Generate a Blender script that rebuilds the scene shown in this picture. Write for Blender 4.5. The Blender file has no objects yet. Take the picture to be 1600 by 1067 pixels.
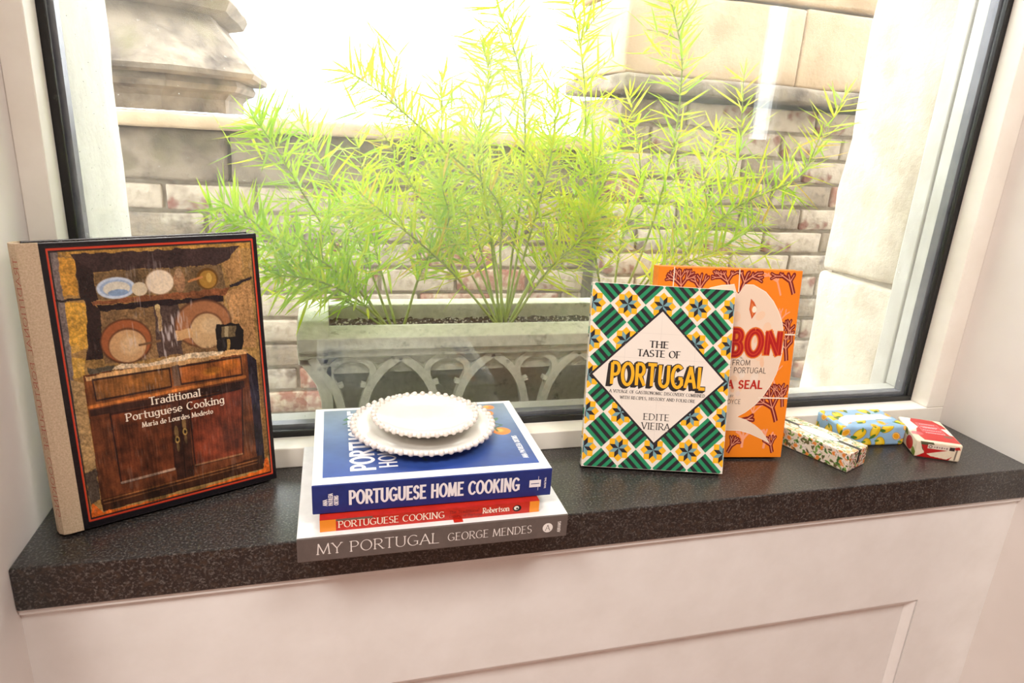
import bpy, bmesh, math, random
import numpy as np
from mathutils import Vector, Matrix, noise as mnoise
from math import sin, cos, pi, radians

scene = bpy.context.scene
C = scene.collection
random.seed(7)
rng = np.random.default_rng(11)

# ------------------------------------------------------------------ camera
yaw, pit, rol = radians(16.0166), radians(17.5794), radians(3.5014)
f_ = Vector((sin(yaw) * cos(pit), cos(yaw) * cos(pit), -sin(pit)))
r_ = Vector((cos(yaw), -sin(yaw), 0))
u_ = r_.cross(f_)
r2 = r_ * cos(rol) + u_ * sin(rol)
u2 = -r_ * sin(rol) + u_ * cos(rol)
cam_d = bpy.data.cameras.new('camera')
cam_d.sensor_width = 36
cam_d.lens = 1038.0 / 1600 * 36
cam_d.clip_start = 0.01
cam_d.clip_end = 1000
cam = bpy.data.objects.new('camera', cam_d)
C.objects.link(cam)
cam.matrix_world = Matrix(((r2.x, u2.x, -f_.x, 0), (r2.y, u2.y, -f_.y, 0), (r2.z, u2.z, -f_.z, 0.39), (0, 0, 0, 1)))
scene.camera = cam

# ------------------------------------------------------------------ sky, light, exposure
world = bpy.data.worlds.new('overcast_sky')
scene.world = world
world.use_nodes = True
bg = world.node_tree.nodes['Background']
bg.inputs[0].default_value = (0.97, 0.985, 1.0, 1)
bg.inputs[1].default_value = 8.0

def area_light(name, loc, size, energy, col):
    d = bpy.data.lights.new(name, 'AREA')
    d.shape = 'SQUARE'
    d.size = size
    d.energy = energy
    d.color = col
    o = bpy.data.objects.new(name, d)
    o.location = loc
    C.objects.link(o)
    return o
LAMPS = [(0.75, -0.45, 1.88), (-0.95, -0.5, 1.88)]
LAMP_W = [30.0, 46.0]
scene.view_settings.view_transform = 'Standard'
scene.view_settings.look = 'None'
scene.view_settings.exposure = 0.0
scene.view_settings.gamma = 1.0
scene.view_settings.use_curve_mapping = False
scene.cycles.use_denoising = True
scene.cycles.use_adaptive_sampling = True
scene.cycles.adaptive_threshold = 0.03
scene.cycles.max_bounces = 8
scene.cycles.diffuse_bounces = 4
scene.cycles.transparent_max_bounces = 16
scene.cycles.sample_clamp_indirect = 6.0
scene.cycles.caustics_reflective = False
scene.cycles.caustics_refractive = False

# ------------------------------------------------------------------ helpers
def lin(c):
    out = []
    for v in c[:3]:
        v = v / 255.0
        out.append(v / 12.92 if v <= 0.04045 else ((v + 0.055) / 1.055) ** 2.4)
    return (out[0], out[1], out[2], 1.0)

def lin_np(a):
    a = np.clip(a, 0, 255) / 255.0
    return np.where(a <= 0.04045, a / 12.92, ((a + 0.055) / 1.055) ** 2.4)

def mat(name, col, rough=0.6, col2=None, scale=20.0, detail=6.0, lo=0.35, hi=0.65, bump=0.0, bscale=None,
        metal=0.0, spec=0.5, coat=0.0, attr=False, stretch=None, col3=None, scale3=3.0, lo3=0.45, hi3=0.6, bdist=0.002):
    m = bpy.data.materials.new(name)
    m.use_nodes = True
    nt = m.node_tree
    N, L = nt.nodes, nt.links
    b = N['Principled BSDF']
    b.inputs['Roughness'].default_value = rough
    b.inputs['Metallic'].default_value = metal
    b.inputs['Specular IOR Level'].default_value = spec
    b.inputs['Coat Weight'].default_value = coat
    b.inputs['Coat Roughness'].default_value = 0.08
    tc = N.new('ShaderNodeTexCoord')
    src = tc.outputs['Object']
    if stretch:
        mp = N.new('ShaderNodeMapping')
        mp.inputs['Scale'].default_value = stretch
        L.new(src, mp.inputs['Vector'])
        src = mp.outputs['Vector']
    def nz(s, d):
        n = N.new('ShaderNodeTexNoise')
        n.inputs['Scale'].default_value = s
        n.inputs['Detail'].default_value = d
        n.inputs['Roughness'].default_value = 0.62
        L.new(src, n.inputs['Vector'])
        return n.outputs['Fac']
    def ramp(fac, a, z):
        r = N.new('ShaderNodeMapRange')
        r.inputs['From Min'].default_value = a
        r.inputs['From Max'].default_value = z
        L.new(fac, r.inputs['Value'])
        return r.outputs['Result']
    def mix(fac, a, z):
        x = N.new('ShaderNodeMix')
        x.data_type = 'RGBA'
        L.new(fac, x.inputs['Factor'])
        for s, v in ((x.inputs[6], a), (x.inputs[7], z)):
            if hasattr(v, 'is_output'):
                L.new(v, s)
            else:
                s.default_value = v
        return x.outputs[2]
    base = lin(col)
    if attr:
        a = N.new('ShaderNodeAttribute')
        a.attribute_name = 'Col'
        base = a.outputs['Color']
        L.new(base, b.inputs['Base Color'])
    else:
        b.inputs['Base Color'].default_value = base
    if col2 is not None:
        base = mix(ramp(nz(scale, detail), lo, hi), base, lin(col2))
        L.new(base, b.inputs['Base Color'])
    if col3 is not None:
        base = mix(ramp(nz(scale3, 4.0), lo3, hi3), base, lin(col3))
        L.new(base, b.inputs['Base Color'])
    if bump:
        bp = N.new('ShaderNodeBump')
        bp.inputs['Strength'].default_value = bump
        bp.inputs['Distance'].default_value = bdist
        L.new(nz(bscale or scale, 5.0), bp.inputs['Height'])
        L.new(bp.outputs['Normal'], b.inputs['Normal'])
    return m

M = {}
M['paint'] = mat('white_wall_paint', (232, 226, 222), 0.55, (226, 219, 214), 6, 3, bump=0.08, bscale=90, bdist=0.001)
M['gloss_paint'] = mat('white_gloss_paint', (240, 239, 237), 0.35, (233, 231, 228), 14, 4, bump=0.06, bscale=60, bdist=0.001)
M['granite'] = mat('dark_granite', (33, 31, 31), 0.28, (110, 106, 102), 430, 5, 0.50, 0.69, bump=0.28, bscale=430, bdist=0.0005, spec=0.6, col3=(60, 50, 42), scale3=190, lo3=0.52, hi3=0.66)
M['casing_paint'] = mat('cream_casing_paint', (243, 238, 229), 0.45, (236, 230, 220), 14, 4, bump=0.1, bscale=60, bdist=0.001)
M['black_rubber'] = mat('black_gasket_rubber', (22, 22, 23), 0.45, (70, 68, 66), 120, 6, 0.62, 0.8)
M['alu'] = mat('grey_spacer_metal', (128, 130, 140), 0.4, (108, 110, 122), 60, 3, metal=0.3)
M['outer_white'] = mat('weathered_white_frame', (225, 225, 222), 0.6, (205, 203, 196), 16, 6, bump=0.2, bscale=50)
M['limestone'] = mat('pale_limestone', (228, 219, 203), 0.85, (205, 192, 172), 22, 9, 0.4, 0.7, bump=0.7, bscale=70, col3=(186, 170, 148), scale3=9, lo3=0.56, hi3=0.72, bdist=0.004)
M['limewash'] = mat('limewashed_reveal', (222, 220, 214), 0.8, (205, 202, 196), 40, 8, bump=0.6, bscale=120)
M['mortar'] = mat('lime_mortar', (176, 166, 150), 0.9, (140, 130, 116), 45, 7, bump=0.6, bscale=90)
M['stone_dark'] = mat('weathered_sandstone', (158, 146, 130), 0.9, (84, 75, 68), 13, 10, 0.40, 0.66, bump=0.9, bscale=45, bdist=0.006, col3=(120, 116, 84), scale3=5, lo3=0.55, hi3=0.75)
M['stone_beige'] = mat('beige_ashlar', (208, 186, 156), 0.9, (178, 152, 122), 8, 8, 0.4, 0.68, bump=0.7, bscale=50, bdist=0.005)
BRICKS = [mat('painted_brick_%d' % i, a, 0.9, b, 26, 9, lo, hi, bump=0.9, bscale=60, bdist=0.005, col3=c, scale3=14, lo3=l3, hi3=0.68)
          for i, (a, b, c, lo, hi, l3) in enumerate([
              ((196, 184, 166), (152, 138, 122), (134, 86, 74), 0.42, 0.66, 0.58),
              ((174, 162, 146), (204, 194, 178), (104, 92, 82), 0.40, 0.60, 0.52),
              ((152, 104, 88), (198, 182, 158), (128, 78, 66), 0.42, 0.58, 0.54),
              ((158, 144, 126), (112, 102, 92), (188, 178, 160), 0.42, 0.62, 0.52)])]
M['concrete'] = mat('cast_concrete', (214, 214, 196), 0.85, (188, 188, 170), 90, 9, 0.4, 0.7, bump=0.6, bscale=260, bdist=0.002, col3=(112, 110, 98), scale3=38, lo3=0.62, hi3=0.74)
M['soil'] = mat('potting_soil', (66, 50, 40), 0.95, (34, 26, 22), 160, 8, bump=1.0, bscale=200, bdist=0.004)
M['perlite'] = mat('perlite', (205, 198, 190), 0.9, (180, 170, 160), 200, 4)
M['floor'] = mat('terracotta_floor', (164, 116, 98), 0.6, (138, 96, 80), 3, 5)
M['ceiling'] = mat('ceiling_paint', (238, 236, 232), 0.8, (232, 229, 225), 4, 3)
M['ground'] = mat('grey_ground', (120, 118, 112), 0.9, (98, 96, 92), 0.4, 5)
M['deck'] = mat('balcony_asphalt', (96, 92, 88), 0.9, (70, 68, 66), 12, 6)
M['china'] = mat('white_glazed_china', (230, 226, 220), 0.13, (224, 219, 212), 30, 4, bump=0.05, bscale=60, coat=0.3, bdist=0.001)
M['bead'] = mat('rubbed_bead_glaze', (234, 226, 220), 0.2, (212, 200, 193), 160, 3, coat=0.3)
M['pages'] = mat('book_pages', (232, 224, 208), 0.85, (206, 196, 178), 900, 2, 0.4, 0.6, stretch=(0.02, 1, 0.02))
M['linen'] = mat('beige_linen', (216, 194, 166), 0.9, (194, 170, 140), 600, 4, 0.35, 0.65, bump=0.5, bscale=700, bdist=0.0008)
M['black_cover'] = mat('black_cover', (24, 20, 24), 0.25, (40, 34, 38), 60, 5)
M['print'] = mat('printed_paper', (255, 255, 255), 0.38, attr=True)
M['print_gloss'] = mat('laminated_print', (255, 255, 255), 0.24, attr=True, bump=0.35, bscale=46, bdist=0.0012)
M['print_wrap'] = mat('printed_wrap', (255, 255, 255), 0.34, attr=True, bump=0.12, bscale=90, bdist=0.001)
M['white_cover'] = mat('white_cover', (236, 235, 236), 0.4, (228, 227, 228), 60, 3)
M['blue_spine'] = mat('navy_spine', (30, 50, 122), 0.35, (26, 44, 110), 80, 3)
M['taupe_spine'] = mat('taupe_spine', (104, 94, 90), 0.45, (96, 87, 83), 80, 3)
M['red_spine'] = mat('red_spine', (196, 42, 26), 0.4, (180, 36, 24), 80, 3)
M['orange_cover'] = mat('orange_cover', (240, 134, 26), 0.38, (232, 122, 20), 60, 4)
M['cream_cover'] = mat('cream_cover', (232, 224, 214), 0.4, (222, 214, 204), 60, 3)
M['far_white'] = mat('far_white_facade', (226, 228, 232), 0.8, (214, 217, 223), 0.3, 3)
M['far_glass'] = mat('far_window_glass', (124, 134, 146), 0.5, (138, 147, 158), 0.5, 2)
M['lamp_metal'] = mat('lamp_white_metal', (235, 235, 235), 0.4, (228, 228, 228), 20, 2)

def glass_mat(name='window_glass', dust_haze=True):
    m = bpy.data.materials.new(name)
    m.use_nodes = True
    nt = m.node_tree
    N, L = nt.nodes, nt.links
    N.remove(N['Principled BSDF'])
    out = N['Material Output']
    tr = N.new('ShaderNodeBsdfTransparent')
    tr.inputs[0].default_value = (0.985, 0.99, 0.985, 1)
    gl = N.new('ShaderNodeBsdfGlossy')
    gl.inputs['Roughness'].default_value = 0.004
    # thin-sheet reflectance (Schlick), the same from either side of the pane
    ge = N.new('ShaderNodeNewGeometry')
    dt = N.new('ShaderNodeVectorMath')
    dt.operation = 'DOT_PRODUCT'
    L.new(ge.outputs['Incoming'], dt.inputs[0])
    L.new(ge.outputs['Normal'], dt.inputs[1])
    def mth(op, a, b=None):
        x = N.new('ShaderNodeMath')
        x.operation = op
        for i_, v_ in enumerate((a, b)):
            if v_ is None: continue
            if hasattr(v_, 'is_output'): L.new(v_, x.inputs[i_])
            else: x.inputs[i_].default_value = v_
        return x.outputs[0]
    om = mth('SUBTRACT', 1.0, mth('ABSOLUTE', dt.outputs['Value']))
    frs = mth('ADD', mth('MULTIPLY', mth('POWER', om, 5.0), 0.96), 0.04)
    mx = N.new('ShaderNodeMixShader')
    L.new(frs, mx.inputs[0])
    L.new(tr.outputs[0], mx.inputs[1])
    L.new(gl.outputs[0], mx.inputs[2])
    if not dust_haze:
        L.new(mx.outputs[0], out.inputs['Surface'])
        return m
    tl = N.new('ShaderNodeBsdfTranslucent')  # broad veil added to imitate haze over the view, plus dust specks
    tl.inputs[0].default_value = (0.9, 0.9, 0.88, 1)
    tc = N.new('ShaderNodeTexCoord')
    n1 = N.new('ShaderNodeTexNoise')
    n1.inputs['Scale'].default_value = 5
    n1.inputs['Detail'].default_value = 4
    L.new(tc.outputs['Object'], n1.inputs['Vector'])
    n2 = N.new('ShaderNodeTexNoise')
    n2.inputs['Scale'].default_value = 420
    n2.inputs['Detail'].default_value = 1
    L.new(tc.outputs['Object'], n2.inputs['Vector'])
    a = N.new('ShaderNodeMapRange')
    a.inputs['From Min'].default_value = 0.35
    a.inputs['From Max'].default_value = 0.75
    a.inputs['To Min'].default_value = 0.010
    a.inputs['To Max'].default_value = 0.07
    L.new(n1.outputs['Fac'], a.inputs['Value'])
    b = N.new('ShaderNodeMapRange')
    b.inputs['From Min'].default_value = 0.74
    b.inputs['From Max'].default_value = 0.80
    b.inputs['To Max'].default_value = 0.4
    L.new(n2.outputs['Fac'], b.inputs['Value'])
    ad = N.new('ShaderNodeMath')
    ad.operation = 'ADD'
    L.new(a.outputs[0], ad.inputs[0])
    L.new(b.outputs[0], ad.inputs[1])
    m2 = N.new('ShaderNodeMixShader')
    L.new(ad.outputs[0], m2.inputs[0])
    L.new(mx.outputs[0], m2.inputs[1])
    L.new(tl.outputs[0], m2.inputs[2])
    L.new(m2.outputs[0], out.inputs['Surface'])
    return m
M['glass'] = glass_mat()
M['clear_glass'] = glass_mat('clear_window_glass', False)

def leaf_mat(name, col, tcol):
    m = bpy.data.materials.new(name)
    m.use_nodes = True
    nt = m.node_tree
    N, L = nt.nodes, nt.links
    N.remove(N['Principled BSDF'])
    d = N.new('ShaderNodeBsdfDiffuse')
    t = N.new('ShaderNodeBsdfTranslucent')
    g = N.new('ShaderNodeBsdfGlossy')
    g.inputs['Roughness'].default_value = 0.35
    tc = N.new('ShaderNodeTexCoord')
    nz = N.new('ShaderNodeTexNoise')
    nz.inputs['Scale'].default_value = 14
    L.new(tc.outputs['Object'], nz.inputs['Vector'])
    for sh, c in ((d, col), (t, tcol)):
        x = N.new('ShaderNodeMix')
        x.data_type = 'RGBA'
        L.new(nz.outputs['Fac'], x.inputs['Factor'])
        x.inputs[6].default_value = lin(c)
        x.inputs[7].default_value = lin((min(255, c[0] + 26), c[1] + 6, c[2]))
        L.new(x.outputs[2], sh.inputs[0])
    m1 = N.new('ShaderNodeMixShader')
    m1.inputs[0].default_value = 0.5
    L.new(d.outputs[0], m1.inputs[1])
    L.new(t.outputs[0], m1.inputs[2])
    m2 = N.new('ShaderNodeMixShader')
    m2.inputs[0].default_value = 0.05
    L.new(m1.outputs[0], m2.inputs[1])
    L.new(g.outputs[0], m2.inputs[2])
    L.new(m2.outputs[0], N['Material Output'].inputs['Surface'])
    return m
LEAF = [leaf_mat('leaf_green', (176, 220, 48), (192, 234, 36)),
        leaf_mat('leaf_yellow_green', (206, 228, 56), (220, 238, 44)),
        leaf_mat('leaf_deep_green', (146, 204, 50), (162, 220, 38)),
        leaf_mat('leaf_dry_yellow', (226, 204, 84), (234, 214, 90))]
M['stem'] = mat('green_stem', (168, 186, 92), 0.6, (140, 160, 66), 40, 4)

def finish(o, label=None, cat=None, group=None, kind=None):
    if label: o['label'] = label
    if cat: o['category'] = cat
    if group: o['group'] = group
    if kind: o['kind'] = kind
    return o

def link(name, me, m, parent=None, loc=None, rot=None):
    o = bpy.data.objects.new(name, me)
    C.objects.link(o)
    if m is not None and len(me.materials) == 0:
        me.materials.append(m)
    if parent is not None: o.parent = parent
    if loc is not None: o.location = loc
    if rot is not None: o.rotation_euler = rot
    return o

def empty(name, loc=(0, 0, 0), matrix=None):
    o = bpy.data.objects.new(name, None)
    o.empty_display_size = 0.02
    C.objects.link(o)
    if matrix is not None: o.matrix_world = matrix
    else: o.location = loc
    return o

class MB:
    def __init__(s):
        s.v, s.f = [], []
    def box(s, x0, x1, y0, y1, z0, z1):
        b = len(s.v)
        s.v += [(x0, y0, z0), (x1, y0, z0), (x1, y1, z0), (x0, y1, z0), (x0, y0, z1), (x1, y0, z1), (x1, y1, z1), (x0, y1, z1)]
        s.f += [tuple(b + i for i in q) for q in ((0, 3, 2, 1), (4, 5, 6, 7), (0, 1, 5, 4), (1, 2, 6, 5), (2, 3, 7, 6), (3, 0, 4, 7))]
        return s
    def prism(s, prof, a0, a1, axis='x'):
        """extrude closed 2-D profile; axis x: prof=(y,z); axis y: prof=(x,z); axis z: prof=(x,y)"""
        b = len(s.v)
        n = len(prof)
        for a in (a0, a1):
            for p, q in prof:
                s.v.append({'x': (a, p, q), 'y': (p, a, q), 'z': (p, q, a)}[axis])
        s.f += [tuple(b + i for i in range(n)), tuple(b + n + i for i in reversed(range(n)))]
        for i in range(n):
            j = (i + 1) % n
            s.f.append((b + i, b + n + i, b + n + j, b + j))
        return s
    def tube(s, pts, rad, seg=6):
        pts = [Vector(p) for p in pts]
        b = len(s.v)
        n = len(pts)
        for i, p in enumerate(pts):
            d = (pts[min(i + 1, n - 1)] - pts[max(i - 1, 0)]).normalized()
            a = d.orthogonal().normalized() if i == 0 else (a - d * a.dot(d)).normalized()
            c = d.cross(a)
            r = rad[i] if isinstance(rad, (list, tuple)) else rad
            for k in range(seg):
                t = 2 * pi * k / seg
                s.v.append(tuple(p + a * (r * cos(t)) + c * (r * sin(t))))
        for i in range(n - 1):
            for k in range(seg):
                k2 = (k + 1) % seg
                s.f.append((b + i * seg + k, b + i * seg + k2, b + (i + 1) * seg + k2, b + (i + 1) * seg + k))
        s.f.append(tuple(b + k for k in reversed(range(seg))))
        s.f.append(tuple(b + (n - 1) * seg + k for k in range(seg)))
        return s
    def lathe(s, prof, seg=64, cx=0, cy=0):
        b = len(s.v)
        n = len(prof)
        for k in range(seg):
            t = 2 * pi * k / seg
            for r, z in prof:
                s.v.append((cx + r * cos(t), cy + r * sin(t), z))
        for k in range(seg):
            k2 = (k + 1) % seg
            for i in range(n - 1):
                s.f.append((b + k * n + i, b + k2 * n + i, b + k2 * n + i + 1, b + k * n + i + 1))
        return s
    def mesh(s, name, bevel=0.0, seg=2, smooth=False, fixn=True):
        me = bpy.data.meshes.new(name)
        me.from_pydata(s.v, [], s.f)
        if bevel or fixn:
            bm = bmesh.new()
            bm.from_mesh(me)
            if fixn:
                bmesh.ops.remove_doubles(bm, verts=bm.verts, dist=1e-6)
                bmesh.ops.recalc_face_normals(bm, faces=bm.faces)
            if bevel:
                bmesh.ops.bevel(bm, geom=[e for e in bm.edges if e.is_manifold and e.calc_face_angle(0) > 0.5], offset=bevel, segments=seg, affect='EDGES', profile=0.5, clamp_overlap=True)
            bm.to_mesh(me)
            bm.free()
        if smooth:
            me.polygons.foreach_set('use_smooth', [True] * len(me.polygons))
        me.update()
        return me
    def build(s, name, m, parent=None, bevel=0.0, seg=2, smooth=False, loc=None, rot=None, fixn=True):
        return link(name, s.mesh(name, bevel, seg, smooth, fixn), m, parent, loc, rot)

def rough_block(name, x0, x1, y0, y1, z0, z1, m, parent=None, amp=0.004, cell=0.04, bevel=0.006, seed=0, freq=14):
    """box with real unevenness: cut into cells, bevelled and pushed about by noise"""
    bm = bmesh.new()
    bmesh.ops.create_cube(bm, size=1)
    sx, sy, sz = x1 - x0, y1 - y0, z1 - z0
    for v in bm.verts:
        v.co = Vector(((v.co.x) * sx, (v.co.y) * sy, (v.co.z) * sz))
    if bevel:
        bmesh.ops.bevel(bm, geom=list(bm.edges), offset=bevel, segments=2, affect='EDGES', profile=0.5)
    for ax, ln in ((0, sx), (1, sy), (2, sz)):
        n = max(1, int(ln / cell))
        for i in range(1, n):
            co = Vector((0, 0, 0))
            co[ax] = -ln / 2 + ln * i / n
            no = Vector((0, 0, 0))
            no[ax] = 1
            bmesh.ops.bisect_plane(bm, geom=list(bm.verts) + list(bm.edges) + list(bm.faces), plane_co=co, plane_no=no)
    for v in bm.verts:
        p = (v.co + Vector((seed * 3.1, seed * 1.7, 0))) * freq
        v.co += Vector((mnoise.noise(p), mnoise.noise(p + Vector((9, 0, 0))), mnoise.noise(p + Vector((0, 9, 0))))) * amp
    me = bpy.data.meshes.new(name)
    bm.to_mesh(me)
    bm.free()
    me.polygons.foreach_set('use_smooth', [True] * len(me.polygons))
    return link(name, me, m, parent, ((x0 + x1) / 2, (y0 + y1) / 2, (z0 + z1) / 2))

def S(o, label, cat):
    return finish(o, label, cat, kind='structure')

# ------------------------------------------------------------------ room shell
XL, XR = -0.277, 0.905           # niche side walls
YF, YB, YG = 0.583, 0.733, 0.764  # slab front, casing front, gasket front
RX0, RX1, RY0 = -2.0, 4.0, -2.8
FZ, CZ = -0.8, 1.9
S(MB().box(RX0, XL, 0.50, 0.792, FZ, CZ).build('wall_left', M['paint'], bevel=0.004), 'white painted side wall of the window niche, behind the dresser cookbook', 'wall')
S(MB().box(XR, RX1, 0.50, 0.792, FZ, CZ).build('wall_right', M['paint'], bevel=0.004), 'white painted side wall of the window niche, beside the small wrapped packets', 'wall')
S(MB().box(XL, XR, 0.62, 0.792, 1.2, CZ).build('wall_top', M['paint']), 'white wall above the window', 'wall')
S(MB().box(RX0 - .1, RX1 + .1, RY0 - .1, 0.6, FZ - .08, FZ).build('floor', M['floor']), 'reddish floor of the room', 'floor')
S(MB().box(RX0 - .1, RX1 + .1, RY0 - .1, 0.8, CZ, CZ + .08).build('ceiling', M['ceiling']), 'white ceiling of the room', 'ceiling')
S(MB().box(RX0 - .1, RX0, RY0 - .1, 0.5, FZ, CZ).build('wall_west', M['paint']), 'white side wall of the room', 'wall')
S(MB().box(RX1, RX1 + .1, RY0 - .1, 0.5, FZ, CZ).build('wall_east', M['paint']), 'white far side wall of the room', 'wall')
# back wall with a tall slot window
sx0, sx1, sz0, sz1 = 2.93, 3.12, 0.42, 1.32
S(MB().box(RX0, sx0, RY0 - .1, RY0, FZ, CZ).box(sx1, RX1, RY0 - .1, RY0, FZ, CZ).box(sx0, sx1, RY0 - .1, RY0, FZ, sz0).box(sx0, sx1, RY0 - .1, RY0, sz1, CZ).build('wall_back', M['paint'], fixn=False), 'white back wall of the room', 'wall')
w2 = S(empty('window_2', (sx0, RY0, sz0)), 'tall narrow window in the back wall', 'window')
MB().box(0, sx1 - sx0, -.06, -.03, 0, .012).box(0, sx1 - sx0, -.06, -.03, sz1 - sz0 - .012, sz1 - sz0).box(0, .012, -.06, -.03, 0.012, sz1 - sz0 - .012).box(sx1 - sx0 - .012, sx1 - sx0, -.06, -.03, .012, sz1 - sz0 - .012).build('frame', M['gloss_paint'], w2, fixn=False)
MB().box(.012, sx1 - sx0 - .012, -.048, -.044, .012, sz1 - sz0 - .012).build('pane', M['clear_glass'], w2)

# panelled apron below the sill
PX0, PX1, PZ1, PZ0 = -0.143, 0.778, -0.197, -0.74
YP = 0.590
ap = S(empty('wall_front', (0, YP, FZ)), 'white panelled apron below the granite sill', 'wall')
def off(mb):
    mb.v = [(x, y - YP, z - FZ) for x, y, z in mb.v]
    return mb
off(MB().box(XL, XR, YP, 0.79, PZ1, -0.0445)).build('top_rail', M['gloss_paint'], ap)
off(MB().box(XL, PX0, YP, 0.79, FZ, PZ1)).build('stile', M['gloss_paint'], ap)
off(MB().box(PX1, XR, YP, 0.79, FZ, PZ1)).build('stile', M['gloss_paint'], ap)
off(MB().box(PX0, PX1, YP, 0.79, FZ, PZ0)).build('bottom_rail', M['gloss_paint'], ap)
off(MB().box(PX0, PX1, YP + .009, 0.79, PZ0, PZ1)).build('panel', M['gloss_paint'], ap)
mw = 0.011
def mould(a, b, vertical, sgn):
    mb = MB()
    if not vertical:
        z = a[1]
        for q in range(1):
            prof = [(YP + .0012, z), (YP + .0088, z), (YP + .0088, z - sgn * mw), (YP + .0045, z - sgn * mw * .55), (YP + .0012, z - sgn * mw * .12)]
        mb.prism(prof, a[0], b[0], 'x')
    else:
        x = a[0]
        prof = [(x, YP + .0012), (x, YP + .0088), (x - sgn * mw, YP + .0088), (x - sgn * mw * .55, YP + .0045), (x - sgn * mw * .12, YP + .0012)]
        mb.prism(prof, a[1], b[1], 'z')
    return off(mb)
g_ = 0.0012
mould((PX0, PZ1 - g_), (PX1, PZ1 - g_), False, 1).build('moulding', M['gloss_paint'], ap)
mould((PX0, PZ0 + g_), (PX1, PZ0 + g_), False, -1).build('moulding', M['gloss_paint'], ap)
mould((PX1 - g_, PZ0), (PX1 - g_, PZ1), True, 1).build('moulding', M['gloss_paint'], ap)
mould((PX0 + g_, PZ0), (PX0 + g_, PZ1), True, -1).build('moulding', M['gloss_paint'], ap)
off(MB().box(XL, XR, YP - .004, YP, -.0515, -.0445)).build('caulk_bead', M['gloss_paint'], ap, bevel=.0015)

# granite sill slab
o = MB().box(XL + .0005, XR - .0005, YF, YB + .05, -.0445, 0).build('window_sill', M['granite'], bevel=.0016)
finish(o, 'dark speckled granite sill slab under the books and plates', 'window sill')

# ------------------------------------------------------------------ window
WX0, WX1, WZ0, WZ1 = -0.253, 0.8725, 0.025, 1.15
w1 = S(empty('window_1', (0.31, YB, 0)), 'large fixed white-framed window with black gasket and double glazing', 'window')
def ow(mb):
    mb.v = [(x - .31, y - YB, z) for x, y, z in mb.v]
    return mb
ow(MB().box(XL, XR, YB, YG, 0, WZ0)).build('bottom_casing', M['casing_paint'], w1, bevel=.0012)
ow(MB().box(XL, XR, YB, YG, WZ1, 1.2)).build('top_casing', M['casing_paint'], w1, bevel=.0012)
ow(MB().box(XL, WX0, YB, YG, WZ0, WZ1)).build('side_casing', M['casing_paint'], w1, bevel=.0012)
ow(MB().box(WX1, XR, YB, YG, WZ0, WZ1)).build('side_casing', M['casing_paint'], w1, bevel=.0012)
def ring(x0, x1, z0, z1, w, y0, y1, name, m, bev=0):
    for q in ((x0, x1, z0, z0 + w), (x0, x1, z1 - w, z1), (x0, x0 + w, z0 + w, z1 - w), (x1 - w, x1, z0 + w, z1 - w)):
        ow(MB().box(q[0], q[1], y0, y1, q[2], q[3])).build(name, m, w1, bevel=bev)
ring(XL, XR, 0, 1.2, 0.024, YG, .792, 'rebate', M['black_rubber'])
ring(WX0 - .003, WX1 + .003, WZ0 - .003, WZ1 + .003, 0.0105, YG, .7695, 'gasket', M['black_rubber'], .0012)
gx0, gx1, gz0, gz1 = WX0 + .004, WX1 - .004, WZ0 + .004, WZ1 - .004
ow(MB().box(gx0, gx1, .770, .774, gz0, gz1)).build('inner_pane', M['glass'], w1)
ow(MB().box(gx0, gx1, .788, .792, gz0, gz1)).build('outer_pane', M['clear_glass'], w1)
ring(gx0, gx1, gz0, gz1, 0.0075, .7745, .7875, 'spacer_bar', M['alu'])
# outer timber stop and frame
ring(XL - .01, XR + .02, -.005, 1.2, 0.0285, .7925, .84, 'outer_frame', M['outer_white'], .002)

# ------------------------------------------------------------------ outside: reveals, outer sill, facade
EX = 1.05
ext = S(empty('wall_exterior', (0.3, EX, -1)), 'pale stone outer wall around the window', 'wall')
def put(o):
    o.parent = ext
    o.location = Vector(o.location) - Vector((0.3, EX, -1))
    return o
put(rough_block('reveal_block', -0.9, -0.268, .842, EX, -.9, 0.93, M['limewash'], None, .003, .05, .006, 1))
put(rough_block('reveal_block', -0.9, -0.268, .842, EX, .935, 1.6, M['limewash'], None, .003, .05, .006, 2))
for i, (a, b) in enumerate(((-.9, -.34), (-.335, .172), (.179, .74), (.747, 1.6))):
    put(rough_block('reveal_block', .903, 1.75, .872, EX, a, b, M['limestone'], None, .007, .045, .009, 5 + i, 16))
put(MB().box(.912, 1.7, .86, 1.03, -.9, 1.6).build('mortar_bed', M['mortar']))
put(MB().box(.895, 1.75, .842, .872, -.05, 1.6).build('render_strip', M['outer_white'], bevel=.003))
put(rough_block('lintel', -0.9, 1.75, .842, EX, 1.2, 1.75, M['limestone'], None, .004, .09, .006, 11))
put(rough_block('outer_sill', -.268, .903, .842, EX + .03, -.17, -.105, M['limestone'], None, .002, .05, .005, 12))
put(MB().box(-.268, .903, .80, EX - .01, -.9, -.17).build('wall_core', M['limestone']))
S(MB().box(-3, 5, .80, 2.6, -1.0, -.9).build('floor_balcony', M['deck']), 'dark walkway floor between the window and the brick parapet', 'floor')
S(MB().box(-400, 400, -200, 600, -26, -25).build('ground', M['ground']), 'distant street level far below', 'ground')

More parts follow.
